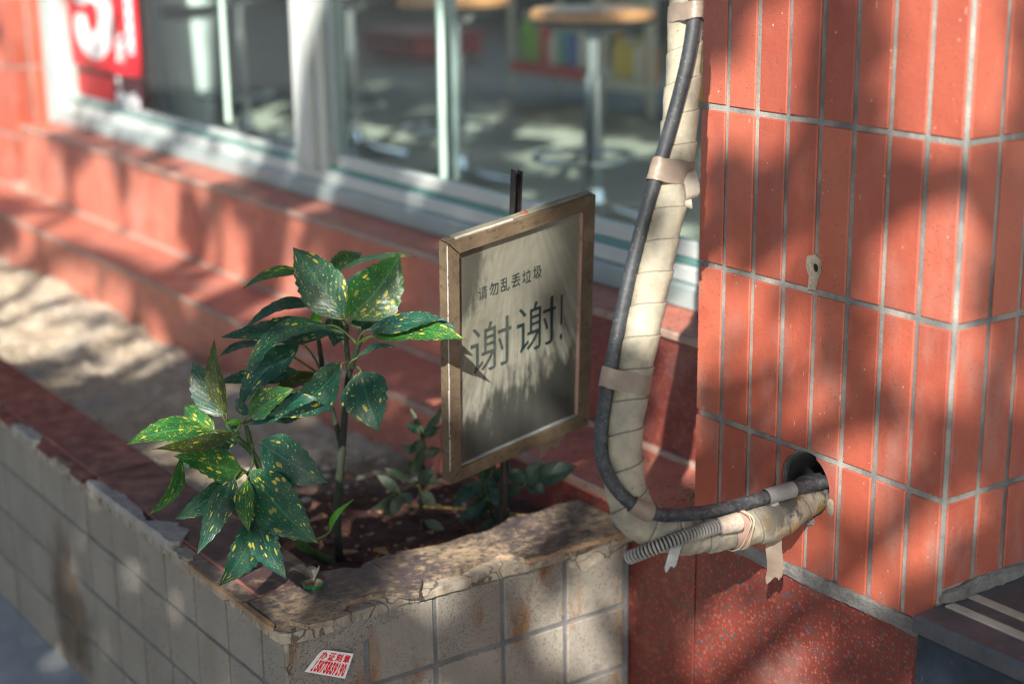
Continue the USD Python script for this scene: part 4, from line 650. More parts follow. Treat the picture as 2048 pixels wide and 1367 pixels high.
# pipe hole: sleeve, dark end, mortar lumps
sl = cyl((HOLE[0], .105, HOLE[1]), (0, 1, 0), HOLE[2] - .0008, .19, 48) - cyl((HOLE[0], .09, HOLE[1]), (0, 1, 0), HOLE[2] - .004, .24, 48)
part(pill, 'hole_sleeve', sl, LOOK['hole_sleeve'], 40)
part(pill, 'hole_end', cyl((HOLE[0], .21, HOLE[1]), (0, 1, 0), HOLE[2], .02, 32), LOOK['hole_dark'])
lump = roughen(trimesh.creation.icosphere(3, .012), .003, 120, 3); lump.vertices = lump.vertices * [.65, .22, 1.1] + [-.2150, -.0005, -.572]
part(pill, 'mortar_lump', lump, LOOK['plaster'], True)
lump = roughen(trimesh.creation.icosphere(3, .012), .004, 120, 5); lump.vertices = lump.vertices * [1.4, .4, .7] + [-.262, -.001, -.608]
part(pill, 'mortar_lump', lump, LOOK['rough_mortar'], True)
# filled screw hole with its plaster run
pl = ragged(Polygon([(-.281, -.198), (-.268, -.193), (-.254, -.199), (-.2535, -.219), (-.259, -.232), (-.263, -.247), (-.277, -.247), (-.276, -.228), (-.283, -.212)]), .0022, .003, 150, 2)
pl = pl.difference(Point(-.2635, -.2127).buffer(.0075))
pm = extrude(pl, 0, .0022)
part(pill, 'plaster_patch', man(turned(pm, lambda v: np.stack([v[:, 0], -v[:, 2] + .0008, v[:, 1]], 1)[:, [0, 1, 2]])) if False else turned(pm, lambda v: np.stack([v[:, 0], .0006 - v[:, 2], v[:, 1]], 1)), LOOK['plaster'])
ring = cyl((-.2635, .004, -.2127), (0, 1, 0), .0084, .012, 24) - cyl((-.2635, .004, -.2127), (0, 1, 0), .0066, .03, 24)
part(pill, 'screw_anchor', ring, LOOK['plaster'], 30)
part(pill, 'screw_hole', cyl((-.2635, .0052, -.2127), (0, 1, 0), .0065, .0075, 24), LOOK['hole_dark'])

# the further pillar, left of the window
LP = -4.475
lp = thing('tiled_pillar', 'far sunlit red tiled pillar at the left edge, beyond the poster window', 'pillar')
part(lp, 'grout_core', bev(LP - .7, LP - .004, .204, .335, -.711, SEEN_TOP, .004), LOOK['grout'])
lrows = [(-.70, -.5145)] + [(-.51 + .25 * k + .0045, -.26 + .25 * k - .0045) for k in range(4)]
for k in range(6):
    x1 = LP - .006 - k * PITCH
    for z0, z1 in lrows:
        part(lp, 'tile', bev(x1 - PITCH + GW, x1, .2, .212, z0, z1), LOOK['red_tile'])
for k in range(2):
    y0 = .206 + k * PITCH
    for z0, z1 in lrows:
        if z0 < -.6: z0 = -.66
        part(lp, 'tile', bev(LP - .012, LP, y0, y0 + PITCH - GW, z0, z1), LOOK['red_tile'])
part(lp, 'mortar_band', roughen(bev(LP - .1, LP + .012, .19, .34, -.711, -.68, .004), .008, 40, 9), LOOK['pale_mortar'], 40)

# ------------------------------------------------------------------ red stone plinth, bench, window wall
BZ = -.711
pln = thing('terrazzo_plinth', 'red speckled terrazzo slab at the foot of the large tiled pillar', 'plinth')
part(pln, 'slab', bev(-.5195, -.004, .002, .05, GROUND, -.7125, .002), LOOK['red_terrazzo'])
part(pln, 'backing', bev(-.5195, -.004, .051, .60, GROUND, -.7125, .002), LOOK['grout'])
bench = thing('stone_bench', 'long low red granite ledge with pale edges running under the window', 'bench')
part(bench, 'backing', bev(-5.6, -.5215, .03, .26, GROUND, BZ - .022, .001), LOOK['grout'])
fx = [-.5215, -1.32, -2.14, -2.98, -3.82, -4.66, -5.6]
for a, b in zip(fx[:-1], fx[1:]):
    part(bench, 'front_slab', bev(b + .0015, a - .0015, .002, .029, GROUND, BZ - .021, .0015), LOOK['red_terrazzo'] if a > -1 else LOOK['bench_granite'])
tx = [-.5235, -1.62, -2.70, -3.78, -4.86, -5.6]
for a, b in zip(tx[:-1], tx[1:]):
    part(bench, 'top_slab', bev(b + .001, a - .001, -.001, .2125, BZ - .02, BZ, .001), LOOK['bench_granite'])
    part(bench, 'worn_edge', bev(b + .003, a - .003, -.0025, .0050, BZ - .0145, BZ + .0015, .003), LOOK['pale_edge'])
    part(bench, 'back_joint', roughen(bev(b + .003, a - .003, .200, .2150, BZ - .004, BZ + .009, .003), .0012, 60, 2), LOOK['pale_edge'])
SILL = -.466
ww = thing('window_wall', 'low red stone wall with a sill ledge between the bench and the window', 'wall')
part(ww, 'backing', bev(-4.48, -.525, .236, .374, BZ, SILL - .016, .001), LOOK['grout'])
wx = [-.525, -1.55, -2.58, -3.6, -4.475]
for a, b in zip(wx[:-1], wx[1:]):
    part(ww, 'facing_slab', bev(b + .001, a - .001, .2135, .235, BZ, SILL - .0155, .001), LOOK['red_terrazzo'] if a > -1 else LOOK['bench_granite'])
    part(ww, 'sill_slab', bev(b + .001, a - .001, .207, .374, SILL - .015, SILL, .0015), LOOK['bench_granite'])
    part(ww, 'sill_edge', bev(b + .002, a - .002, .2035, .217, SILL - .0145, SILL + .0016, .003), LOOK['pale_edge'])

# ------------------------------------------------------------------ shop window
win = thing('shop_window', 'white metal framed shop window with large sliding glass panes', 'window')
WX0, WX1 = LP, -.525
WM, AL = LOOK['white_paint_metal'], LOOK['aluminium']
part(win, 'bottom_rail', bev(WX0, WX1, .335, .45, SILL + .001, -.418, .004), AL)
part(win, 'track', bev(WX0, WX1, .352, .44, -.4175, -.385, .004), WM)
part(win, 'track', bev(WX0, WX1, .362, .374, -.3845, -.372, .002), LOOK['gasket'])
part(win, 'sash_rail', bev(-2.384, WX1, .366, .392, -.3715, -.338, .003), WM, label=None)
part(win, 'sash_rail', bev(WX0 + .06, -2.47, .396, .422, -.3845, -.362, .003), WM)
part(win, 'end_post', bev(WX0 + .001, WX0 + .03, .315, .45, SILL + .001, 1.7, .004), AL)
part(win, 'end_post', bev(WX0 + .031, WX0 + .058, .345, .44, -.384, 1.7, .004), WM)
part(win, 'mullion', bev(-2.565, -2.47, .335, .394, -.384, 1.7, .005), WM)
part(win, 'mullion', bev(-2.469, -2.425, .352, .425, -.384, 1.7, .005), WM)
part(win, 'sash_stile', bev(-2.424, -2.385, .366, .392, -.338, 1.7, .003), AL)
part(win, 'head_rail', bev(WX0, WX1, .335, .45, 1.7, 1.8, .004), WM)
part(win, 'pane', bev(WX0 + .06, -2.57, .406, .412, -.362, 1.7, .0005), LOOK['glass'])
part(win, 'pane', bev(-2.384, WX1, .376, .382, -.338, 1.7, .0005), LOOK['glass'])
part(win, 'pane_edge', bev(-1.905, -1.890, .386, .396, -.338, 1.7, .001), LOOK['glass_edge'])
part(win, 'pane_edge', bev(-3.165, -3.150, .414, .424, -.338, 1.7, .001), LOOK['glass_edge'])
part(win, 'inner_stile', bev(-1.985, -1.945, .43, .47, -.36, 1.7, .004), LOOK['aluminium'])  # strip added in place of a reflection in the glass

# building above and around, which keeps the shop in shade
fac = thing('shop_building', 'shop front wall and roof above the window, behind the pillars', 'building')
part(fac, 'wall', bev(-14, 6, .33, .62, 1.8, 5.5, .004), LOOK['facade'])
part(fac, 'ceiling', bev(-14, 6, .63, 6.5, 2.15, 2.3, .004), LOOK['ceiling'])
part(fac, 'side_wall', bev(-14.15, -14.002, .63, 9.1, FLOOR, 2.149, .004), LOOK['shop_wall'])
part(fac, 'wall', bev(-14, LP - .705, .33, .62, GROUND, 1.79, .004), LOOK['facade'])

# ------------------------------------------------------------------ granite step at the door
st_ = thing('stone_step', 'dark granite step with two pale grip strips at the pillar corner', 'step')
part(st_, 'tread', bev(-.006, 1.7, -.052, .374, -.683, FLOOR, .005), LOOK['lit_tread_stone'])
part(st_, 'riser', bev(0.0, 1.7, -.044, .374, GROUND, -.6835, .003), LOOK['shaded_riser_stone'])
part(st_, 'grip_strip', bev(.006, 1.69, .006, .024, FLOOR - .002, FLOOR + .0022, .001), LOOK['grip_strip'])
part(st_, 'grip_strip', bev(.006, 1.69, .055, .073, FLOOR - .002, FLOOR + .0022, .001), LOOK['grip_strip'])

# ------------------------------------------------------------------ planter
PZ = -.777
pt = thing('tiled_planter', 'planter box of buff square tiles with a broken dusty top ledge', 'planter')
part(pt, 'front_wall', bev(-5.4, -.6935, -.6768, -.553, GROUND, PZ, .002), LOOK['dark_grout'])
part(pt, 'end_wall', bev(-.815, -.6936, -.5525, -.001, GROUND, PZ, .002), LOOK['dark_grout'])
zr = [-.7785, -.888, -1.0075, -1.128, GROUND]
gx = [-.6903, -.7813] + [-.7813 - .1272 * k for k in range(1, 30)]
for i, (a, b) in enumerate(zip(gx[:-1], gx[1:])):
    for z1, z0 in zip(zr[:-1], zr[1:]):
        j = rng.uniform(-.0012, .0012)
        part(pt, 'tile', bev(b + .0032, a - (.0032 if i else 0), -.680 + j, -.670, z0 + .0035, z1 - .0035, .0016), LOOK['buff_tile'])
zr2 = [-.779, -.9015, -1.022, -1.142, GROUND]
gy = [-.6803, -.5385, -.4098, -.2755, -.1445, -.0135]
for i, (a, b) in enumerate(zip(gy[:-1], gy[1:])):
    for z1, z0 in zip(zr2[:-1], zr2[1:]):
        j = rng.uniform(-.0012, .0012)
        part(pt, 'tile', bev(-.700, -.690 + j, a + (.0045 if i else .002), b - .0045, z0 + .0042, z1 - .0042, .0018), LOOK['buff_tile'])
# corner mortar
part(pt, 'corner_mortar', roughen(bev(-.6935, -.6875, -.6835, -.6765, GROUND, -.785, .002), .003, 60, 8), LOOK['pale_mortar'], 40)
# smears of mortar over the heads of the first tiles
sm = ragged(Polygon([(-.672, -.779), (-.44, -.779), (-.45, -.794), (-.52, -.80), (-.535, -.818), (-.60, -.812), (-.64, -.832), (-.672, -.822)]), .006, .006, 60, 5)
part(pt, 'mortar_smear', turned(extrude(sm, 0, .0032), lambda v: np.stack([v[:, 2] - .6905, v[:, 0], v[:, 1]], 1)), LOOK['buff_tile'])
sm = ragged(Polygon([(-.135, -.779), (-.012, -.779), (-.012, -.808), (-.06, -.80), (-.10, -.812), (-.135, -.80)]), .006, .006, 60, 6)
part(pt, 'mortar_smear', turned(extrude(sm, 0, .0030), lambda v: np.stack([v[:, 2] - .6905, v[:, 0], v[:, 1]], 1)), LOOK['pale_mortar'])

# mortar bed and broken capping tiles on the end wall
bed = Polygon([(-.676, -.001)] + [tuple(q) for q in BED_END[1:]] + [(-.676, -.694), (-.692, -.699), (-.80, -.699), (-.812, -.55), (-.812, -.001)]).buffer(0)
bedm = roughen(extrude(ragged(bed, .0035, .008, 45, 3), -.7775, -.7605), .0022, 60, 2)
part(pt, 'mortar_bed', bedm, LOOK['pale_mortar'], 35)
frontbed = ragged(Polygon([(-.70, -.6985), (-5.4, -.6985), (-5.4, -.56), (-.81, -.56), (-.81, -.64)]), .0025, .012, 30, 8)
part(pt, 'mortar_bed', extrude(frontbed, -.7768, -.7612), LOOK['pale_mortar'])
inner = [tuple(q) for q in CAP_END]
outer = [tuple(q) for q in ENDOUT]
cap = Polygon([(-.6785, -.0012)] + outer[1:] + [(-.69, -.690), (-.795, -.690)] + inner[::-1][2:] + [(-.8395, -.0012)]).buffer(0)
if hasattr(cap, 'geoms'):
    cap = max(cap.geoms, key=lambda q: q.area)
cuts = [(-.0012, -.232), (-.234, -.452), (-.454, -.70)]
for k, (b, a) in enumerate(cuts):
    pc = cap.intersection(Polygon([(-1, a), (-.5, a), (-.5, b), (-1, b)]))
    for q in getattr(pc, 'geoms', [pc]):
        if q.area > 2e-4:
            q = ragged(q, .0016, .006, 90, 20 + k)
            part(pt, 'capping_tile', extrude(q, -.7596, -.7510 - .0006 * k), LOOK['dusty_cap'])
            part(pt, 'tile_body', extrude(q.buffer(-.0006), -.7604, -.75985 + .007), LOOK['orange_bisque'])
# second thin course along the intact outer edge
q = Polygon([(-.6705, -.0012), (-.6705, -.236), (-.6765, -.236), (-.684, -.20), (-.694, -.12), (-.696, -.0012)])
part(pt, 'edge_tile', extrude(ragged(q, .0008, .006, 90, 31), -.7605, -.7545), LOOK['orange_bisque'])
part(pt, 'edge_glaze', extrude(ragged(q.buffer(-.0008), .0012, .006, 90, 32), -.7544, -.7522), LOOK['dusty_cap'])
# corner: stub of bisque strip along the front
q = Polygon([(-.69, -.701), (-.705, -.705), (-1.00, -.7035), (-1.00, -.696), (-.70, -.693)])
part(pt, 'edge_tile', extrude(ragged(q, .0012, .006, 70, 33), -.7605, -.7535), LOOK['orange_bisque'])
# front ledge: wide inner tiles and a narrow outer strip
ix = [-.80, -1.12, -1.50, -1.98, -2.46, -2.94, -3.42, -3.90, -4.38, -4.9, -5.4]
for k, (a, b) in enumerate(zip(ix[:-1], ix[1:])):
    q = Polygon([(a - .001, -.6665), (b + .001, -.6665), (b + .001, -.548), (a - .001, -.548)])
    part(pt, 'capping_tile', extrude(ragged(q, .0022 if k < 3 else .001, .01, 40, 40 + k), -.7602, -.7490 - .0008 * (k % 2)), LOOK['purple_cap'])
    part(pt, 'worn_edge', extrude(ragged(Polygon([(a - .004, -.6705), (b + .004, -.6705), (b + .004, -.6655), (a - .004, -.6655)]), .0009, .01, 60, 60 + k), -.7595, -.7505), LOOK['worn_pink'])
    if k != 1:
        q = Polygon([(a - .002, -.6985), (b + .002, -.6985), (b + .002, -.6725), (a - .002, -.6725)])
        part(pt, 'edge_strip', extrude(ragged(q, .0022, .01, 50, 80 + k), -.7604, -.7525), LOOK['purple_cap'] if k else LOOK['dusty_cap'])
# pale mortar lumps that cover parts of the front ledge
def patch(cx, cy, lx, ly, h, seed):
    m = trimesh.creation.icosphere(4, 1.0)
    v = m.vertices
    d = 1 + .40 * (fbm(v * 1.7 + seed * 5.1, 4, seed) - .5) * 2
    v = v * d[:, None] * [lx, ly, h]
    v[:, 2] = np.maximum(v[:, 2], -.004)
    m.vertices = v + [cx, cy, -.7535]
    return m
def flake_patch(x0, x1, depth, h, seed, mat):
    n = 9
    r = np.random.default_rng(seed)
    xs_ = np.linspace(x0, x1, n)
    prof_ = depth * np.sin(np.linspace(.12, 1, n) * np.pi * .93) ** .7 * r.uniform(.75, 1.1, n)
    q = Polygon([(x, -.7015) for x in xs_] + [(x, -.7015 + d) for x, d in zip(xs_[::-1], prof_[::-1])]).buffer(0)
    m = extrude(ragged(q, .004, .006, 60, seed), -.7605, -.7605 + h)
    m = roughen(m, .0014, 90, seed)
    v = m.vertices
    top = v[:, 2] > -.757
    # the patch is thickest at the rim and thins out towards the tile
    v[top, 2] -= np.clip((v[top, 1] + .70) / max(depth, .01), 0, 1) * h * .35
    m.vertices = v
    part(pt, 'mortar_patch', m, LOOK[mat], 30)
flake_patch(-1.47, -1.20, .034, .017, 1, 'grey_lump')
flake_patch(-1.195, -1.075, .060, .020, 2, 'grey_lump')
flake_patch(-1.07, -1.005, .030, .012, 3, 'pale_mortar')
flake_patch(-1.90, -1.76, .034, .016, 4, 'grey_lump')
flake_patch(-2.16, -2.03, .036, .016, 5, 'grey_lump')
flake_patch(-1.66, -1.57, .016, .011, 6, 'pale_mortar')

# ------------------------------------------------------------------ soil and litter
def soil_z(x, y):
    P = np.stack([x, y, np.zeros_like(x)], -1)
    base = np.interp(x, [-5.4, -2.2, -1.5, -1.0, -.8], [-.865, -.860, -.845, -.815, -.802])
    near_front = .03 * np.clip(1 - (y + .56) / .2, 0, 1) * np.clip((-1.3 - x) / .5, 0, 1)
    return base + near_front + .055 * (fbm(P * 5, 4, 3) - .5) + .03 * (fbm(P * 22, 4, 5) - .5)
V, F = sheet(-5.4, -.80, -.565, .0015, 0, 420, 54)
V[:, 2] = soil_z(V[:, 0], V[:, 1])
setting('soil', (V, F), LOOK['soil'], True)

def scatter(n, x0, x1, y0, y1, make, seed):
    r = np.random.default_rng(seed)
    out = []
    for _ in range(n):
        x, y = r.uniform(x0, x1), r.uniform(y0, y1)
        out.append(make(r, x, y, float(soil_z(np.array(x), np.array(y)))))
    return join(*out)

ICO = trimesh.creation.icosphere(1, 1.0)
def pebble(r, x, y, z, big=.011):
    s = big * r.uniform(.25, 1.0) ** 1.5
    v = ICO.vertices * (1 + .25 * r.normal(size=(len(ICO.vertices), 1))) * s * [1, r.uniform(.6, 1), r.uniform(.4, .8)]
    a = r.uniform(0, 6.28)
    R = np.array([[math.cos(a), -math.sin(a), 0], [math.sin(a), math.cos(a), 0], [0, 0, 1]])
    return v @ R.T + [x, y, z + s * .2], ICO.faces
setting('gravel', scatter(1400, -5.3, -1.30, -.545, -.012, pebble, 5), LOOK['stone_grey'], kind='stuff', label='loose grey and sandy gravel on the soil along the bench', category='gravel')
def flake(r, x, y, z):
    s = r.uniform(.006, .02)
    a = r.uniform(0, 6.28)
    t = np.linspace(0, 1, 5)
    w = np.sin(np.pi * t) * .4
    top = np.stack([t - .5, w, .25 * np.sin(3 * t) * r.uniform(-1, 1) + .1], 1)
    bot = np.stack([t - .5, -w, .25 * np.sin(3 * t + .5) * r.uniform(-1, 1) + .1], 1)
    v = np.vstack([top, bot]) * s
    R = trimesh.transformations.euler_matrix(r.uniform(-.5, .5), r.uniform(-.5, .5), a)[:3, :3]
    f = [[k, k + 1, k + 6, k + 5] for k in range(4)]
    f = np.array([[q[0], q[1], q[2]] for q in f] + [[q[0], q[2], q[3]] for q in f])
    return v @ R.T + [x, y, z + .004], f
setting('leaf_litter', scatter(170, -1.7, -.84, -.54, -.02, flake, 8), LOOK['dead_leaf'], kind='stuff', label='brown leaf crumbs scattered over the dark soil near the plants', category='leaf litter')
setting('crumbs', scatter(80, -1.3, -.84, -.54, -.02, lambda r, x, y, z: pebble(r, x, y, z, .006), 9), LOOK['pale_edge'], kind='stuff', label='small pale crumbs of stone on the dark soil', category='crumbs')

# ------------------------------------------------------------------ leaves and plants
def leaf_mesh(B, T, side, nrm, hw, sag, fold, seed, serrate=.16, nu=44):
    B, T, side, nrm = map(np.array, (B, T, side, nrm))
    L = np.linalg.norm(T - B)
    r = np.random.default_rng(seed)
    u = np.linspace(0, 1, nu)
    prof = np.sin(np.pi * u ** .84) ** .92
    prof = np.where(u > .75, prof * (1 - .25 * ((u - .75) / .25) ** 2), prof)
    prof = np.maximum(prof, .03 * (1 - u))
    teeth = 5 + r.integers(0, 3)
    saw = ((u * teeth * 1.6 + r.uniform(0, 1)) % 1.0)
    cut = 1 - serrate * (1 - saw) * np.clip((u - .38) / .15, 0, 1) * np.clip((1 - u) / .06, 0, 1)
    c = np.array([-1, -.66, -.33, 0, .33, .66, 1.0])
    mid = B + (T - B) * u[:, None] + nrm * (sag * L * np.sin(np.pi * u))[:, None]
    tip_droop = -.05 * L * np.clip((u - .6) / .4, 0, 1) ** 2 * r.uniform(.2, 1)
    mid = mid + nrm * tip_droop[:, None]
    w = .90 * hw * prof[:, None] * (1 + (cut[:, None] - 1) * (np.abs(c)[None] > .9) * 1.0)
    wav = .05 * hw * np.sin(u[:, None] * r.uniform(9, 14) + c[None] * 2 + r.uniform(0, 6)) * np.abs(c)[None]
    bend = r.uniform(-.05, .05) * L * np.sin(np.pi * u)
    V = mid[:, None] + side * (c[None, :, None] * w[..., None] + bend[:, None, None]) + nrm * ((fold * np.abs(c)[None] ** 1.2 * hw * prof[:, None] + wav)[..., None])
    m = len(c)
    i, j = np.meshgrid(np.arange(nu - 1), np.arange(m - 1), indexing='ij')
    a = i * m + j
    F = np.stack([a, a + 1, a + m + 1, a + m], -1).reshape(-1, 4)
    # spots are drawn in metres along and across the leaf (x 10), so that they keep their size
    UV = np.stack([np.repeat(u * L * 9, m), np.tile((c * .5 + .5), nu)], 1)
    return V.reshape(-1, 3), F, UV

def smooth_path(P, n):
    A = np.array(P, float)
    return dense(A, n) if len(A) > 2 else A[0] + (A[-1] - A[0]) * np.linspace(0, 1, n)[:, None]

def plant(name, label, cat, stems, leaves, seed, bark, group=None, serrate=.16):
    t = thing(name, label, cat, group)
    for s in stems:
        D = smooth_path(s, 40)
        bumpy = D[:, 3] * (1 + .06 * np.sin(np.arange(40) * 1.9) + .18 * (np.arange(40) % 9 == 0))
        part(t, 'stem', tube(D[:, :3], bumpy, 12), LOOK[bark], True)
    for k, (B, T, side, nrm, hw, sag, kind, att, fold) in enumerate(leaves):
        V, F, UV = leaf_mesh(B, T, side, nrm, hw, sag, fold, seed + k, serrate)
        lf = part(t, 'leaf', (V, F), LOOK[LEAF[kind]], True, UV)
        B, T, att = np.array(B), np.array(T), np.array(att)
        d = (T - B) / np.linalg.norm(T - B)
        g = np.linalg.norm(B - att)
        ctl = B - d * min(.45 * g, .02)
        q = np.linspace(0, 1, 12)[:, None]
        P = (1 - q) ** 2 * att + 2 * q * (1 - q) * ctl + q ** 2 * (B + d * .004)
        part(lf, 'petiole', tube(P, np.linspace(.0022, .0014, 12) * (1 if kind < 5 else .6), 8), LOOK['petiole'], True)
    return t
plant('spotted_laurel', 'tall green shrub with yellow speckled leaves standing right in front of the sign', 'shrub', STEM_A, LEAF_A, 100, 'stem_bark')
plant('spotted_laurel', 'low green shrub with yellow speckled leaves drooping over the planter ledge', 'shrub', STEM_B, LEAF_B, 200, 'stem_green')
plant('small_plant', 'small dusty grey-green plant growing on the soil below the sign', 'plant', STEM_C, LEAF_C, 300, 'stem_bark', serrate=.02)

# ------------------------------------------------------------------ notice board
S = SIGN
X, Y, Z = np.array(S['M']).T
Mx = Gf.Matrix4d(*X, 0, *Y, 0, *Z, 0, *S['c'], 1)
W, H, TH, RW = S['w'], S['h'], .021, .0235
sg = thing('notice_board', 'weathered wood framed notice board with Chinese writing on a dark pole', 'sign', matrix=Mx)
SW = LOOK['sign_wood']
w2, h2 = W / 2, H / 2
def rail(pts, y0=-TH / 2, y1=TH / 2, seed=0):
    q = ragged(Polygon(pts), .0009, .006, 110, seed)
    m = extrude(q, 0, y1 - y0)
    m = trimesh.Trimesh(*trimesh.remesh.subdivide_to_size(m.vertices, m.faces, .03))
    return turned(m, lambda v: np.stack([v[:, 0], v[:, 2] + y0, v[:, 1]], 1))
g_ = .0006
part(sg, 'frame_rail', rail([(-w2, -h2 + .002), (-w2 + RW, -h2 + RW), (-w2 + RW, h2 - RW - .001), (-w2, h2 - g_)], seed=1), SW)
part(sg, 'frame_rail', rail([(w2, h2), (w2 - RW, h2 - RW), (w2 - RW, -h2 + RW), (w2, -h2 + .001)], seed=2), SW)
part(sg, 'frame_rail', rail([(-w2 + .0015, h2), (-w2 + RW + .001, h2 - RW), (w2 - RW - g_, h2 - RW), (w2 - g_, h2)], seed=3), SW)
part(sg, 'frame_rail', rail([(-w2 + .0015, -h2), (w2 - g_, -h2), (w2 - RW - g_, -h2 + RW), (-w2 + RW + .001, -h2 + RW)], seed=4), SW)
# split weathered veneer along the top
def strip(z0, z1, y0, y1, x0, x1, seed, amp=.0018):
    q = ragged(Polygon([(x0, y0), (x1, y0), (x1, y1), (x0, y1)]), amp, .006, 90, seed)
    return extrude(q, z0, z1)
part(sg, 'top_veneer', strip(h2 + .0004, h2 + .0022, -.003, TH / 2 - .0005, -w2 + .02, w2 - .006, 6), LOOK['sign_top_wood'])
part(sg, 'torn_edge', strip(h2 + .0004, h2 + .0030, -TH / 2 + .004, -TH / 2 + .0065, -w2 + .02, -.02, 7, .0016), LOOK['white_chip'])
part(sg, 'torn_edge', strip(h2 + .0004, h2 + .0016, -TH / 2 + .0105, -TH / 2 + .0135, -w2 + .03, -.06, 9, .0018), LOOK['white_chip'])
rs = np.random.default_rng(17)
z = h2 - .004
while z > -h2 + .03:
    ln = rs.uniform(.025, .09)
    wd = rs.uniform(.0010, .0022) * (1.3 if -.06 < z < .03 else 1)
    yc = -TH / 2 + rs.uniform(-.0004, .0008)
    q = ragged(Polygon([(yc - wd / 2, z), (yc + wd / 2, z - .002), (yc + wd * .3, z - ln), (yc - wd * .3, z - ln)]), .0008, .003, 200, int(rs.integers(99)))
    part(sg, 'torn_edge', turned(extrude(q, 0, .0012), lambda v: np.stack([-w2 - .0007 + v[:, 2] * 1.4, v[:, 0], v[:, 1]], 1)), LOOK['white_chip'])
    z -= ln * rs.uniform(.8, 1.12)
# inner bead on the right and at the foot
part(sg, 'bead', bev(w2 - RW - .0045, w2 - RW - .0003, -.0075, .002, -h2 + RW + .005, h2 - RW - .003, .001), LOOK['pale_edge'])
part(sg, 'bead', bev(-w2 + RW + .002, w2 - RW - .0003, -.0070, .002, -h2 + RW + .0003, -h2 + RW + .0042, .001), LOOK['grey_tape'])
PAN = -.0022
part(sg, 'panel', bev(-w2 + RW - .002, w2 - RW + .002, PAN, .007, -h2 + RW - .002, h2 - RW + .002, .0005), LOOK['sign_panel'])
def write(parent, ch, cx, cz, sx, sz, em, mat, shear=0.0):
    gl = glyph(ch, 1.0, em)
    x0, y0, x1, y1 = gl.bounds
    gl = affinity.translate(gl, -(x0 + x1) / 2, -(y0 + y1) / 2)
    gl = affinity.scale(gl, sx / (x1 - x0), sz / (y1 - y0), origin=(0, 0))
    m = extrude(gl, 0, .0007)
    part(parent, 'lettering', turned(m, lambda v: np.stack([cx + v[:, 0], PAN - .0006 + v[:, 2] - .0004, cz + v[:, 1]], 1)), mat)
for k, ch in enumerate('请勿乱丢垃圾'):
    write(sg, ch, -w2 + W * (.245 + .0745 * k), h2 - H * (.252 - .001 * k), .0185, .0235, 120, LOOK['sign_ink'] if k else LOOK['sign_ink_faded'])
write(sg, '谢', -w2 + W * .300, h2 - H * .482, .088, .089, 160, LOOK['sign_ink_faded'])
write(sg, '谢', -w2 + W * .615, h2 - H * .470, .088, .089, 160, LOOK['sign_ink'])
write(sg, '!', -w2 + W * .795, h2 - H * .478, .0055, .085, 200, LOOK['sign_ink'])
# rusty nail head on top, pole behind (sign-local coordinates)
nail = lathe([(0, .0), (.006, 0), (.0068, .002), (.004, .0042), (0, .005)], (.012, .004, h2 + .001), 14)
part(sg, 'nail_head', nail, LOOK['rust'], 40)
def local(P):
    return (np.array(P) - np.array(S['c'])) @ np.stack([X, Y, Z], 1)
PL = local(POLE)
PD = dense(PL, 40)
part(sg, 'pole', tube(PD[:30], .0075, 10), LOOK['pole_metal'], True)
# above the board the pole is a folded angle with an open slot
d = PD[-1] - PD[28]
d /= np.linalg.norm(d)
top0, top1 = PD[28], PD[-1]
for (ox, oy, wx, wy, up) in ((-.0075, 0, .003, .012, 0), (.0065, 0, .003, .012, -.004), (0, .004, .0105, .003, -.010)):
    b = tm(bev(-wx / 2, wx / 2, -wy / 2, wy / 2, 0, np.linalg.norm(top1 - top0) + up, .0006))
    Tm = trimesh.geometry.align_vectors([0, 0, 1], d)
    b.apply_translation([ox, oy, 0]); b.apply_transform(Tm); b.apply_translation(top0)
    part(sg, 'pole_angle', b, LOOK['pole_metal'])
# torn tape at the foot of the board
tp = ragged(Polygon([(.048, -h2 + .002), (.120, -h2 + .002), (.128, -h2 - .034), (.118, -h2 - .030), (.110, -h2 - .042), (.095, -h2 - .036), (.072, -h2 - .052), (.066, -h2 - .03)]), .0015, .005, 80, 3)
part(sg, 'torn_tape', turned(extrude(tp, 0, .0008), lambda v: np.stack([v[:, 0], TH / 2 + .0012 + v[:, 2] - .15 * (v[:, 1] + h2), v[:, 1]], 1)), LOOK['brown_tape'])

# ------------------------------------------------------------------ air conditioner pipe bundle
ac = thing('pipe_bundle', 'cream taped air conditioner pipe with black cable, bending into the pillar hole', 'pipe')
NP = 700
D = dense(PIPE, NP)
arc = np.r_[0, np.cumsum(np.linalg.norm(np.diff(D[:, :3], axis=0), axis=1))]
SEG = 48
ang = np.linspace(0, 1, SEG, endpoint=False)
warp = arc + .012 * (fbm(np.stack([arc * 9, arc * 0, arc * 0], 1), 2, 7) - .5)
turn = (warp[:, None] / .047 - ang[None]) % 1.0
q = np.stack([np.repeat(arc * 40, SEG), np.tile(np.cos(ang * 6.283) * 1.4, NP), np.tile(np.sin(ang * 6.283) * 1.4, NP)], 1)
lumpy = (fbm(q, 4, 2) - .5).reshape(NP, SEG)
bendk = np.exp(-((arc - .36) / .07) ** 2)[:, None]
wrin = np.sin(arc[:, None] * 420 + np.cos(ang[None] * 6.283) * 2) * bendk * .0007
wallrib = np.sin(arc[:, None] * 1250) * .0006 * (arc < .19)[:, None] * (ang[None] > .1)
R_ = D[:, 3:4] * np.ones((1, SEG)) + .0026 * (turn - .5) + .0046 * lumpy + wrin + wallrib
V, F = tube(D[:, :3], R_, SEG, caps=False)
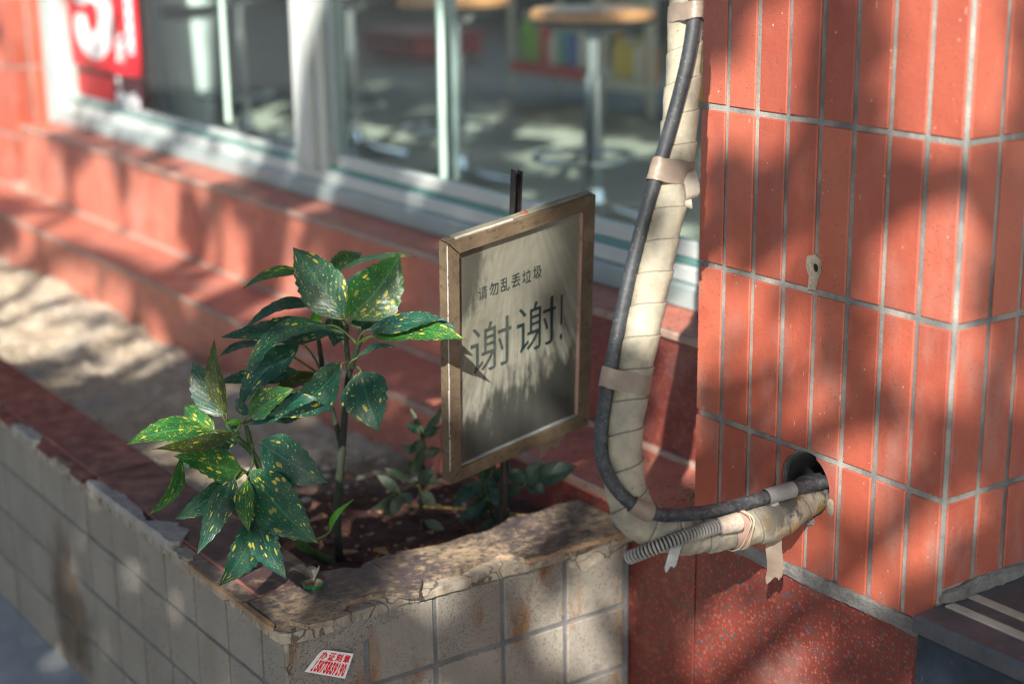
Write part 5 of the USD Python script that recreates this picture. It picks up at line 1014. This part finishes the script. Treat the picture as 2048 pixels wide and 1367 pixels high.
# seam along the tube: duplicate the first column so that the tape's turns run on
Vr = V.reshape(NP, SEG, 3)
Vr = np.concatenate([Vr, Vr[:, :1]], 1)
i, j = np.meshgrid(np.arange(NP - 1), np.arange(SEG), indexing='ij')
a = i * (SEG + 1) + j
F = np.stack([a, a + 1, a + SEG + 2, a + SEG + 1], -1).reshape(-1, 4)
uu = np.repeat(warp / .047, SEG + 1)
vv = np.tile(1 - np.linspace(0, 1, SEG + 1), NP)
part(ac, 'wrapped_pipe', (Vr.reshape(-1, 3), F), LOOK['wrap'], True, np.stack([uu, vv], 1))
CD = dense(CABLE, 400)
part(ac, 'black_cable', tube(CD, .0100 * (1 + .04 * (fbm(CD * 60, 3, 1) - .5)), 20), LOOK['rubber'], True)
DD = dense(DRAIN, 640)
darc = np.r_[0, np.cumsum(np.linalg.norm(np.diff(DD, axis=0), axis=1))]
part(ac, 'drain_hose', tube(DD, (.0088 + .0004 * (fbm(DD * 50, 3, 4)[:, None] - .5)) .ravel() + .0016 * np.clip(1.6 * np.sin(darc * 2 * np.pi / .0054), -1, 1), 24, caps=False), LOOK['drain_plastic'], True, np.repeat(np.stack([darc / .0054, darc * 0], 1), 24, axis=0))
part(ac, 'drain_bore', tube(DD[:-2], .0078, 16), LOOK['hole_dark'], True)

def hull2(cA, rA, cB, rB, T, n=26):
    """outline of the hull of two circles in the plane across T, as points"""
    N = np.cross(T, [.31, .2, .93]); N /= np.linalg.norm(N); B = np.cross(T, N)
    a = np.linspace(0, 2 * np.pi, n, endpoint=False)
    pts = []
    for c, r in ((cA, rA), (cB, rB)):
        if c is None: continue
        o = np.array([(c - cA) @ N, (c - cA) @ B])
        pts.append(o + r * np.stack([np.cos(a), np.sin(a)], 1))
    h = Polygon(trimesh.convex.convex_hull if False else np.vstack(pts)).convex_hull if len(pts) == 1 else union_all([Polygon(p) for p in pts]).convex_hull
    t = np.linspace(0, h.exterior.length, 44, endpoint=False)
    Q = np.array([h.exterior.interpolate(s).coords[0] for s in t])
    k = np.argmax(Q[:, 0]); Q = np.roll(Q, -k, 0)
    return cA + Q[:, :1] * N + Q[:, 1:] * B

def wrap_band(name, mat, s0, s1, cable=True, grow=.0016, tilt=0.0, seed=0, around=None):
    """a strip of tape around the pipe (and the cable on it) between two arc lengths"""
    rings = []
    for s in np.linspace(s0, s1, 9):
        k = int(np.argmin(abs(arc - s)))
        P, T = D[k, :3], D[min(k + 1, NP - 1), :3] - D[k - 1, :3]
        T = T / np.linalg.norm(T)
        dd = (CD - P) @ T
        near = np.where(np.linalg.norm(CD - P, axis=1) < .09)[0]
        cb = None
        if cable and len(near):
            c = CD[near[np.argmin(abs(dd[near]))]]
            cb = c - T * ((c - P) @ T)
        rings.append(hull2(P, D[k, 3] + grow, cb, .0112 + grow, T) + T * 0)
    Rg = np.array(rings)
    T = Rg[-1].mean(0) - Rg[0].mean(0); T /= np.linalg.norm(T)
    ph = np.linspace(0, 2 * np.pi, Rg.shape[1], endpoint=False)
    Rg = Rg + T * (tilt * np.sin(ph + seed))[None, :, None]
    edge = (noise(np.stack([ph * 3, ph * 0 + seed, ph * 0], 1), seed) - .5) * .003
    Rg[0] += T * edge[:, None]; Rg[-1] += T * np.roll(edge, 9)[:, None]
    n, m = Rg.shape[:2]
    i, j = np.meshgrid(np.arange(n - 1), np.arange(m), indexing='ij')
    F = np.stack([i * m + j, i * m + (j + 1) % m, (i + 1) * m + (j + 1) % m, (i + 1) * m + j], -1).reshape(-1, 4)
    return part(ac, name, (Rg.reshape(-1, 3), F), mat, 50)

def arc_at(z, up=True):
    """arc length on the upright run at height z"""
    k = np.where(arc > .42)[0]
    return arc[k[np.argmin(abs(D[k, 2] - z))]]
def px_arc(pt):
    return arc[np.argmin(np.linalg.norm(D[:, :3] - np.array(pt), axis=1))]
BT = LOOK['brown_tape']
wrap_band('tape_band', BT, arc_at(TZ[0]), arc_at(TZ[1]), True, .0018, .002, 1)
wrap_band('tape_band', BT, arc_at(TZ[2]), arc_at(TZ[3]), True, .0020, .004, 2)
wrap_band('tape_band', BT, arc_at(TZ[4]), arc_at(TZ[5]), True, .0018, .003, 3)
kq = int(np.argmin(np.linalg.norm(CD - np.array(CABLE[3]), axis=1)))
part(ac, 'tape_band', tube(CD[kq - 9:kq + 8], .0124, 18, caps=False), LOOK['grey_tape'], True)
wrap_band('tape_band', LOOK['pale_edge'], .232, .252, False, .0022, .004, 5)
# cloth gauze and string where the drain hose is tied on
for k in range(3):
    s = .236 + .007 * k
    i0 = int(np.argmin(abs(arc - s)))
    T = D[i0 + 1, :3] - D[i0 - 1, :3]; T /= np.linalg.norm(T)
    loop = hull2(D[i0, :3], D[i0, 3] + .0034, DD[60] - T * ((DD[60] - D[i0, :3]) @ T), .0105, T)
    loop = loop + T * (.005 * np.sin(np.linspace(0, 6.283, len(loop)) + k))[:, None]
    part(ac, 'string', tube(np.vstack([loop, loop[:1]]), .0007, 6, caps=False), LOOK['string'], True)
gz = tube(dense([DD[0] + (DD[0] - DD[20]) * .15, DD[45], DD[120]], 12), np.linspace(.0140, .0122, 12)[:, None] * np.ones((1, 24)), 24, caps=False)
part(ac, 'gauze', gz, LOOK['gauze'], True)
# band on the cable only, at the elbow
kc = int(np.argmin(np.linalg.norm(CD - np.array(CABLE[8]), axis=1)))
part(ac, 'tape_band', tube(CD[kc - 5:kc + 5], .0125 + .0022 * np.linspace(1, 0, 10) ** 2, 18, caps=False), BT, True)
# tail of tape hanging from the pipe
def ribbon(path, w, across, mat, name, seed, notch=True):
    P = dense(path, 22)
    a = np.array(across, float); a /= np.linalg.norm(a)
    c = np.linspace(-.5, .5, 9)
    V = P[:, None] + a * (c * w)[None, :, None]
    tl = P[-1] - P[-2]; tl /= np.linalg.norm(tl)
    if notch:
        V[-1] += tl * (np.array([-.004, .004, .007, .003, -.002, -.006, -.003, .001, -.007]))[:, None]
    V += (np.cross(a, tl) * .0016)[None, None] * np.sin(np.linspace(0, 7, 22))[:, None, None]
    i, j = np.meshgrid(np.arange(21), np.arange(8), indexing='ij')
    b = i * 9 + j
    F = np.stack([b, b + 1, b + 10, b + 9], -1).reshape(-1, 4)
    return part(ac, name, (V.reshape(-1, 3), F), mat, True)
k0 = int(np.argmin(abs(arc - .165)))
p0 = D[k0, :3]
ribbon([CD[kq] + [-.004, -.011, .004], CD[kq] + [.0, -.0125, -.010], CD[kq] + [.006, -.010, -.022]], .020, (.45, .85, .25), LOOK['grey_tape'], 'tape_flap', 5)
ribbon([p0 + [-.0, .0, -.020], p0 + [.002, -.004, -.045], p0 + [0, .002, -.075], p0 + [-.002, 0, -.100]], .0245, (.62, .78, 0), BT, 'tape_tail', 1)
e = DD[-1]
ribbon([DD[380] + [0, .006, -.006], DD[410] + [.0, .008, -.022], DD[433] + [0, .010, -.040]], .016, (.6, .78, .1), LOOK['silver_tape'], 'tape_tail', 2)
# bow of loose tape at the middle band
kb = int(np.argmin(abs(arc - arc_at((TZ[2] + TZ[3]) / 2 - .012))))
pb = D[kb, :3] + np.array([.57, .82, 0]) * (D[kb, 3] - .004) + np.array([.79, -.55, .27]) * (D[kb, 3] * .55)
ribbon([pb + [0, 0, .014], pb + [.010, -.003, .004], pb + [.012, -.002, -.012], pb + [.004, .001, -.026]], .021, (.50, .72, .35), LOOK['tape_back'], 'tape_bow', 3, False)
ribbon([pb + [-.004, -.004, -.010], pb + [.002, -.006, -.022], pb + [.001, -.003, -.038]], .017, (.55, .75, -.2), LOOK['tape_back'], 'tape_bow', 4)

# ------------------------------------------------------------------ small things on the ledge
cx, cy, _ = CAPX
bc = thing('crown_cap', 'green crimped bottle cap lying upside down on the dusty ledge', 'bottle cap', loc=(cx, cy, -.7512))
a = np.linspace(0, 2 * np.pi, 84, endpoint=False)
fl = .5 + .5 * np.cos(21 * a)
lv = [(r_ * 1.18, z_ * 1.18) for r_, z_ in [(.0110, .0), (.0128, .0008), (.0134, .003), (.0140, .0052), (.0150, .0068), (.0138, .0066), (.0126, .0045), (.0122, .0016), (.0, .0014)]]
ringv = []
for k, (r0, z0) in enumerate(lv):
    amp = [0, .0002, .0005, .0008, .0011, .0009, .0004, .0, 0][k]
    rr = r0 + amp * (fl - .5) * 2
    ringv.append(np.stack([rr * np.cos(a), rr * np.sin(a), np.full(84, z0)], 1))
ringv = [np.zeros((84, 3))] + ringv
Vc = np.vstack(ringv)
def rings_faces(n, m):
    i, j = np.meshgrid(np.arange(n - 1), np.arange(m), indexing='ij')
    return np.stack([i * m + j, i * m + (j + 1) % m, (i + 1) * m + (j + 1) % m, (i + 1) * m + j], -1).reshape(-1, 4)
part(bc, 'crimped_rim', (np.vstack(ringv[:7]), rings_faces(7, 84)), LOOK['cap_green'], True)
part(bc, 'inside', (np.vstack(ringv[6:]), rings_faces(len(ringv) - 6, 84)), LOOK['cap_inside'], 60)

def dry_leaf(name, label, cat, loc, size, yaw, mat, seed, tilt=.3, group=None):
    r = np.random.default_rng(seed)
    c, s = math.cos(yaw), math.sin(yaw)
    ax = np.array([c, s, tilt]); ax /= np.linalg.norm(ax)
    sd = np.array([-s, c, r.uniform(-.4, .4)]); sd /= np.linalg.norm(sd)
    nr = np.cross(ax, sd)
    if nr[2] < 0: nr, sd = -nr, -sd
    B = np.array(loc) - ax * size / 2
    V, F, UV = leaf_mesh(B, B + ax * size, sd, nr, size * .3, r.uniform(-.15, .3), r.uniform(.3, .8), seed, .3, 26)
    o = part(None, name, (V, F), mat, True)
    data(o, label=label, category=cat, group=group)
zl = lambda x, y: float(soil_z(np.array(x), np.array(y)))
lz = -.751
dry_leaf('withered_leaf', 'pale crumpled dry leaf just behind the green bottle cap', 'dry leaf', (cx - .018, cy + .016, lz + .011), .040, 2.4, LOOK['pale_dead_leaf'], 61, .15)
dry_leaf('withered_leaf', 'narrow pale dry leaf pointing left beside the bottle cap', 'dry leaf', (cx - .040, cy - .006, lz + .009), .040, 3.6, LOOK['pale_dead_leaf'], 62, .1)
for k, (dx, dy, yaw) in enumerate(((-.905, -.385, .4), (-.94, -.36, 1.8), (-.90, -.33, 2.9), (-1.0, -.40, .9))):
    dry_leaf('fallen_leaf', 'curled brown fallen leaf on the soil by the shrub stems', 'fallen leaf', (dx, dy, zl(dx, dy) + .012), .05, yaw, LOOK['dead_leaf'], 70 + k, .25, 'curled brown leaves on the soil by the stems')
stp = thing('straw', 'thin yellow straw lying on the soil under the sign', 'straw')
part(stp, 'stalk', tube(np.array([[-1.09, -.22, zl(-1.09, -.22) + .018], [-.98, -.14, zl(-.98, -.14) + .020], [-.90, -.06, zl(-.90, -.06) + .024]]), .0028, 8), LOOK['straw'], True)
# sticker on the end wall
q = np.array(STICK)
stk = thing('sticker', 'small white paper sticker with red Chinese characters and phone digits on planter', 'sticker')
o_, ux, uz = q[0], q[1] - q[0], q[3] - q[0]
def on_sticker(u, v, h):
    """u along the sticker, v from its top downwards, h out of the wall"""
    p00, p10, p11, p01 = q
    P = (1 - u)[:, None] * (1 - v)[:, None] * p00 + u[:, None] * (1 - v)[:, None] * p10 + u[:, None] * v[:, None] * p11 + (1 - u)[:, None] * v[:, None] * p01
    P[:, 0] += h
    return P
gu, gv = np.meshgrid(np.linspace(0, 1, 14), np.linspace(0, 1, 10), indexing='ij')
P = on_sticker(gu.ravel(), gv.ravel(), .0006 * np.clip(1 - 7 * gu.ravel(), 0, 1) * np.clip(1 - 5 * gv.ravel(), 0, 1) * 5)
i, j = np.meshgrid(np.arange(13), np.arange(9), indexing='ij')
b = i * 10 + j
part(stk, 'paper', (P, np.stack([b, b + 10, b + 11, b + 1], -1).reshape(-1, 4)), LOOK['sticker_paper'], True)
def ink(ch, u0, u1, v0, v1, em):
    gl = glyph(ch, 1.0, em)
    x0, y0, x1, y1 = gl.bounds
    m = extrude(gl, 0, .0003)
    def f(v):
        U = u0 + (u1 - u0) * (v[:, 0] - x0) / (x1 - x0)
        Vv = v1 - (v1 - v0) * (v[:, 1] - y0) / (y1 - y0)
        return on_sticker(U, Vv, v[:, 2] + .0004)
    part(stk, 'lettering', turned(m, f), LOOK['sticker_ink'])
for k, ch in enumerate('办证刻章'):
    ink(ch, .09 + .225 * k, .27 + .225 * k, .07, .40, 120)
for k, ch in enumerate('13873839190'):
    ink(ch, .085 + .078 * k + (.012 if ch == '1' else 0), .152 + .078 * k - (.012 if ch == '1' else 0), .44, .93, 160)

# curled leaf caught on the pillar edge
dry_leaf('curled_leaf', 'tiny curled green leaf caught on the left edge of the large pillar', 'dry leaf', (-.5245, .004, -.655), .022, 1.0, LOOK['petiole'], 91, .6)

# ------------------------------------------------------------------ posters on the glass
PY = .4025
def flat(poly, y0, y1):
    m = extrude(poly, 0, y1 - y0)
    return turned(m, lambda v: np.stack([v[:, 0], y1 - v[:, 2], v[:, 1]], 1))
x0, x1 = POSTER[0][0], POSTER[2][0]
zb = POSTER[1][2]
po = thing('price_poster', 'red poster with a large white figure 5 on the window glass', 'poster')
rect = Polygon([(x0, zb), (x1, zb), (x1, .30), (x0, .30)]).buffer(-.03).buffer(.03)
part(po, 'sheet', flat(rect, PY, PY + .001), LOOK['poster_red'])
def big(ch, cx, cz, sx, sz, em, mat, parent, y):
    gl = glyph(ch, 1.0, em)
    a0, b0, a1, b1 = gl.bounds
    gl = affinity.translate(gl, -(a0 + a1) / 2, -(b0 + b1) / 2)
    gl = affinity.scale(gl, sx / (a1 - a0), sz / (b1 - b0), origin=(0, 0))
    gl = affinity.translate(gl, cx, cz)
    return part(parent, 'figure', flat(gl, y - .0008, y - .0002), mat)
big('5', x0 + .245, -.012, .36, .42, 160, LOOK['poster_white'], po, PY)
big('折', x0 + .475, -.165, .075, .10, 100, LOOK['poster_white'], po, PY)
pillp = Polygon([(x0 + .575, -.225), (x0 + .575, .6)]).buffer(0) if False else affinity.translate(Polygon([(-.012, -.17), (.012, -.17), (.012, .24), (-.012, .24)]).buffer(.014), x0 + .575, 0)
part(po, 'white_strip', flat(pillp, PY - .0008, PY - .0002), LOOK['poster_white'])
for k in range(9):
    part(po, 'ink_block', flat(affinity.translate(Polygon([(-.011, -.014), (.012, -.010), (.010, .014), (-.009, .011)]), x0 + .575, -.165 + .048 * k), PY - .0014, PY - .0010), LOOK['poster_ink'])
p2 = thing('plum_poster', 'dark plum strip with a scalloped red patch on the glass below the red poster', 'poster')
part(p2, 'sheet', flat(Polygon([(x0 + .06, -.275), (x1 - .01, -.275), (x1 - .01, -.336), (x0 + .06, -.336)]) if False else Polygon([(x0 + .05, zb - .006), (x1, zb - .006), (x1, -.3605), (x0 + .05, -.3605)]), PY, PY + .001), LOOK['poster_plum'])
sc = union_all([Point(x0 + .075 + .03 * k, z).buffer(.019) for k in range(11) for z in (zb - .038, zb - .060, -.340)] + [Polygon([(x0 + .06, zb - .030), (x0 + .39, zb - .030), (x0 + .39, -.343), (x0 + .06, -.343)])])
part(p2, 'scalloped_patch', flat(sc, PY - .0008, PY - .0002), LOOK['poster_red'])
cl = union_all([Point(x0 + .43 + .028 * k, -.338 + .010 * math.sin(k * 1.7)).buffer(.02) for k in range(7)] + [Point(x0 + .44, zb - .025).buffer(.018)])
part(p2, 'white_scroll', flat(cl, PY - .0008, PY - .0002), LOOK['poster_white'])

# ------------------------------------------------------------------ inside the shop
def stool(label, x, y, seat, top_mat):
    t = thing('bar_stool', label, 'stool', 'chrome bar stools inside the shop window', loc=(x, y, FLOOR))
    h = .60
    part(t, 'base', lathe([(0, 0), (.20, 0), (.205, .006), (.195, .014), (.09, .034), (.04, .06), (.032, .10), (0, .10)], (0, 0, 0), 40), LOOK['chrome'], 40)
    part(t, 'column', lathe([(0, .09), (.030, .09), (.030, .44), (.021, .442), (.021, h - .05), (.05, h - .045), (.075, h - .02), (0, h - .02)], (0, 0, 0), 28), LOOK['chrome'], 40)
    rg = np.stack([.15 * np.cos(np.linspace(0, 6.283, 40)), .15 * np.sin(np.linspace(0, 6.283, 40)) - .04, np.full(40, .2)], 1)
    part(t, 'foot_ring', tube(rg, .009, 8, caps=False), LOOK['chrome'], True)
    part(t, 'seat_pan', lathe([(0, h - .02), (.12, h - .018), (.182, h - .004), (.188, h + .012), (0, h + .012)], (0, 0, 0), 40), LOOK['black_plastic'], 40)
    part(t, 'seat', lathe([(0, h + .0125), (.19, h + .0125), (.192, h + .03), (.18, h + .042), (0, h + .045)], (0, 0, 0), 40), LOOK[top_mat], 40)
stool('bar stool with orange wooden seat nearest the cream pipe, inside the window', -2.53, 1.33, 0, 'seat_wood')
stool('bar stool seen right of the bright pane edge, behind the sign', -3.34, 1.36, 0, 'seat_wood')
stool('bar stool just right of the white window mullion', -4.14, 1.40, 0, 'seat_wood')
stool('bar stool with blue seat left of the white window mullion', -4.73, 1.22, 0, 'blue_plastic')
bn = thing('waste_bin', 'pale tapered waste bin with dark gap under its lid, inside the shop', 'bin', loc=(-5.33, 1.25, FLOOR))
part(bn, 'body', lathe([(0, 0), (.090, 0), (.094, .03), (.128, .46), (.133, .47), (.12, .47), (0, .46)], (0, 0, 0), 36), LOOK['bin_plastic'], 40)
part(bn, 'neck', lathe([(0, .461), (.10, .471), (.10, .53), (0, .53)], (0, 0, 0), 30), LOOK['black_plastic'], 40)
part(bn, 'lid', lathe([(0, .53), (.14, .53), (.145, .56), (.11, .64), (0, .66)], (0, 0, 0), 36), LOOK['bin_plastic'], 40)
pp = thing('wooden_post', 'thin reddish brown wooden post inside the shop beside the red poster', 'post')
part(pp, 'shaft', bev(-5.95, -5.87, 1.26, 1.32, FLOOR, 2.149, .004), LOOK['brown_wood'])
part(pp, 'foot', bev(-5.96, -5.86, 1.25, 1.33, FLOOR, FLOOR + .05, .004), LOOK['brown_wood'])

SHELF = {2: ('lower', 'upper'), 3: ('lowest', 'middle', 'top')}
def rack(label, x0, x1, y, zs, cols, seed, lip, where):
    t = thing('display_rack', label, 'rack')
    for x in (x0, x1):
        for yy in (y, y + .3):
            part(t, 'upright', bev(x - .012, x + .012, yy - .012, yy + .012, FLOOR, zs[-1] + .45, .003), LOOK['shelf_white'])
    for z in zs:
        part(t, 'shelf', bev(x0 + .013, x1 - .013, y - .01, y + .31, z - .012, z, .002), LOOK['shelf_white'])
        part(t, 'price_strip', bev(x0 + .013, x1 - .013, y - .018, y - .011, z - .03, z + .025, .002), LOOK[lip])
    r = np.random.default_rng(seed)
    n = 0
    for z in zs:
        x = x0 + .05
        while x < x1 - .04:
            h = r.uniform(.18, .26)
            c = cols[n % len(cols)]; n += 1
            b = data(stage.GetPrimAtPath(UsdGeom.Xform.Define(stage, numbered('/World', 'bottle')).GetPath()), category='bottle', group=f'{c} bottles on the {where}', label=f'{c} bottle standing on the {SHELF[len(zs)][zs.index(z)]} shelf of the {where}')
            part(b, 'body', lathe([(0, z + .001), (.030, z + .001), (.033, z + .01), (.033, z + h * .7), (.013, z + h * .88), (0, z + h * .88)], (x, y + .06, 0), 14), LOOK['pack_' + c], 40)
            part(b, 'lid', lathe([(0, z + h * .885), (.015, z + h * .885), (.015, z + h), (0, z + h)], (x, y + .06, 0), 12), LOOK['pack_' + cols[(n * 3) % len(cols)]], 40)
            x += .078
rack('low white display rack with a red strip and bottles of many colours', -5.30, -4.62, 2.95, (-.50, .05), ['green', 'green', 'red', 'white', 'teal', 'blue', 'white', 'yellow'], 4, 'shop_red', 'red stripped rack')
rack('white display rack of yellow bottles behind the nearest stool', -4.57, -4.22, 2.95, (-.52, -.12, .3), ['yellow', 'yellow', 'white', 'orange'], 6, 'shelf_white', 'rack behind the nearest stool')
rack('white display rack of yellow and red bottles beside the pipe', -3.98, -3.45, 2.95, (-.52, -.12, .3), ['yellow', 'red', 'yellow', 'orange'], 7, 'pack_yellow', 'rack beside the pipe')
ct = thing('shop_counter', 'long dark counter added as a backdrop across the back of the shop', 'counter')
part(ct, 'front', bev(-13.5, -3.0, 5.6, 6.2, FLOOR + .1, .38, .01), LOOK['counter_dark'])  # added as a dark backdrop against the bright interior
part(ct, 'worktop', bev(-13.55, -2.95, 5.55, 6.25, .381, .42, .008), LOOK['brown_wood'])
part(ct, 'kickboard', bev(-13.4, -3.1, 5.66, 6.1, FLOOR, FLOOR + .099, .004), LOOK['black_plastic'])
cr = thing('red_crate', 'dark red crate standing far back in the shop', 'crate')
part(cr, 'tub', bev(CRX[0], CRX[1], 3.4, 3.9, CRX[2], CRX[3], .02), LOOK['crate_red'])
part(cr, 'rim', bev(CRX[0] - .02, CRX[1] + .02, 3.38, 3.92, CRX[3] + .001, CRX[3] + .025, .006), LOOK['crate_red'])
part(cr, 'stand', bev(CRX[0] + .1, CRX[1] - .1, 3.45, 3.85, FLOOR, CRX[2] - .001, .01), LOOK['black_plastic'])
fr = thing('drinks_fridge', 'dark drinks cabinet standing at the back right of the shop', 'cabinet')
part(fr, 'body', bev(-3.2, -1.9, 3.6, 4.3, FLOOR + .05, 1.3, .01), LOOK['black_plastic'])
part(fr, 'door', bev(-3.15, -1.95, 3.56, 3.595, FLOOR + .15, 1.2, .008), LOOK['shop_wall'])
part(fr, 'foot', bev(-3.15, -1.95, 3.65, 4.25, FLOOR, FLOOR + .0495, .004), LOOK['black_plastic'])

# ------------------------------------------------------------------ street tree, whose crown dapples the sun
tr = thing('street_tree', 'leafy street tree standing on the pavement towards the sun', 'tree')
c0 = np.array([-1.6, 0, .3]) + SUN * 5.6
bx, by = 3.2, -6.6
TP = np.array([[bx, by, GROUND], [bx - .05, by + .1, .2], [bx - .3, by + .6, 1.6], [bx - .9, by + 1.6, 3.0], [c0[0], c0[1], 4.0]])
part(tr, 'trunk', tube(dense(TP, 24), np.linspace(.19, .07, 24), 14), LOOK['tree_bark'], True)
rt = np.random.default_rng(3)
ends = []
for k in range(9):
    u = rt.uniform(.35, .95)
    p0 = dense(TP, 100)[int(u * 99)]
    p1 = c0 + SA * rt.uniform(-3, 2.4) + SB * rt.uniform(-1.5, 1.8) + SUN * rt.uniform(1.4, 2.2)
    part(tr, 'limb', tube(dense([p0, (p0 + p1) / 2 + [0, 0, .4], p1], 14), np.linspace(.06, .018, 14), 8), LOOK['tree_bark'], True)
NL = 56000
A = rt.uniform(-5.0, 1.6, NL); Bb = rt.uniform(-1.9, 3.3, NL); Dd = rt.uniform(4.3, 6.6, NL)
keep = np.ones(NL, bool)
wob = np.stack([A * 9, Bb * 9, Dd * 0], 1)
A2, B2 = A + .07 * (fbm(wob, 3, 21) - .5), Bb + .07 * (fbm(wob, 3, 31) - .5)
shade_keep = np.zeros(NL, bool)
for z in SHADE:
    shade_keep |= contains_xy(Polygon(z), A2, B2)  # leaves kept here so that shade falls on chosen spots
for z, dens in LIT:
    zp_ = Polygon(z).buffer(.034)
    keep &= ~(contains_xy(zp_, A2, B2) & (rt.uniform(0, 1, NL) > dens))  # leaves cleared here so that sun patches fall on chosen spots
gap = fbm(np.stack([A * 4.5, Bb * 4.5, np.zeros(NL)], 1), 3, 4)
keep &= (gap < .68)
keep |= shade_keep

def foliage(A, Bb, Dd, r):
    C_ = A[:, None] * SA + Bb[:, None] * SB + Dd[:, None] * SUN
    n = len(C_)
    d1 = r.normal(size=(n, 3)); d1 /= np.linalg.norm(d1, axis=1, keepdims=True)
    d2 = np.cross(d1, SUN * 1.0 + .7 * r.normal(size=(n, 3))); d2 /= np.linalg.norm(d2, axis=1, keepdims=True)
    sz = r.uniform(.035, .06, n)[:, None]
    V = np.stack([C_ - d1 * sz * 1.3, C_ + d2 * sz * .7 - d1 * sz * .2, C_ + d1 * sz * 1.3, C_ - d2 * sz * .7 - d1 * sz * .2], 1).reshape(-1, 3)
    q = np.arange(n) * 4
    return V, np.vstack([np.stack([q, q + 1, q + 2], 1), np.stack([q, q + 2, q + 3], 1)])
part(tr, 'crown', foliage(A[keep], Bb[keep], Dd[keep], rt), LOOK['tree_leaf'], kind='stuff')

# unseen tree added to shade the pavement that the window glass reflects
t2 = thing('street_tree', 'unseen second street tree added to shade the pavement to the left', 'tree')
c1 = SA * -7.6 + SB * 1.2 + SUN * 6.0
TP2 = np.array([[c1[0] + .3, c1[1] - .6, GROUND], [c1[0] + .2, c1[1] - .5, .4], [c1[0], c1[1] - .2, 2.0], [c1[0], c1[1], c1[2] + .6]])
part(t2, 'trunk', tube(dense(TP2, 20), np.linspace(.17, .06, 20), 14), LOOK['tree_bark'], True)
r2 = np.random.default_rng(8)
for k in range(7):
    p0 = dense(TP2, 100)[int(r2.uniform(.45, .95) * 99)]
    p1 = c1 + SA * r2.uniform(-2.2, 2.2) + SB * r2.uniform(-1.8, 2) + SUN * r2.uniform(-.5, 1)
    part(t2, 'limb', tube(dense([p0, (p0 + p1) / 2 + [0, 0, .3], p1], 14), np.linspace(.05, .015, 14), 8), LOOK['tree_bark'], True)
N2 = 30000
A3, B3, D3 = r2.uniform(-10.5, -5.0, N2), r2.uniform(-1.6, 3.8, N2), r2.uniform(4.8, 7.0, N2)
k3 = (fbm(np.stack([A3 * 2.5, B3 * 2.5, D3 * 0], 1), 3, 14) < .60) & (((A3 + 7.6) / 3.1) ** 2 + ((B3 - 1.1) / 2.9) ** 2 < 1)
part(t2, 'crown', foliage(A3[k3], B3[k3], D3[k3], r2), LOOK['tree_leaf'], kind='stuff')
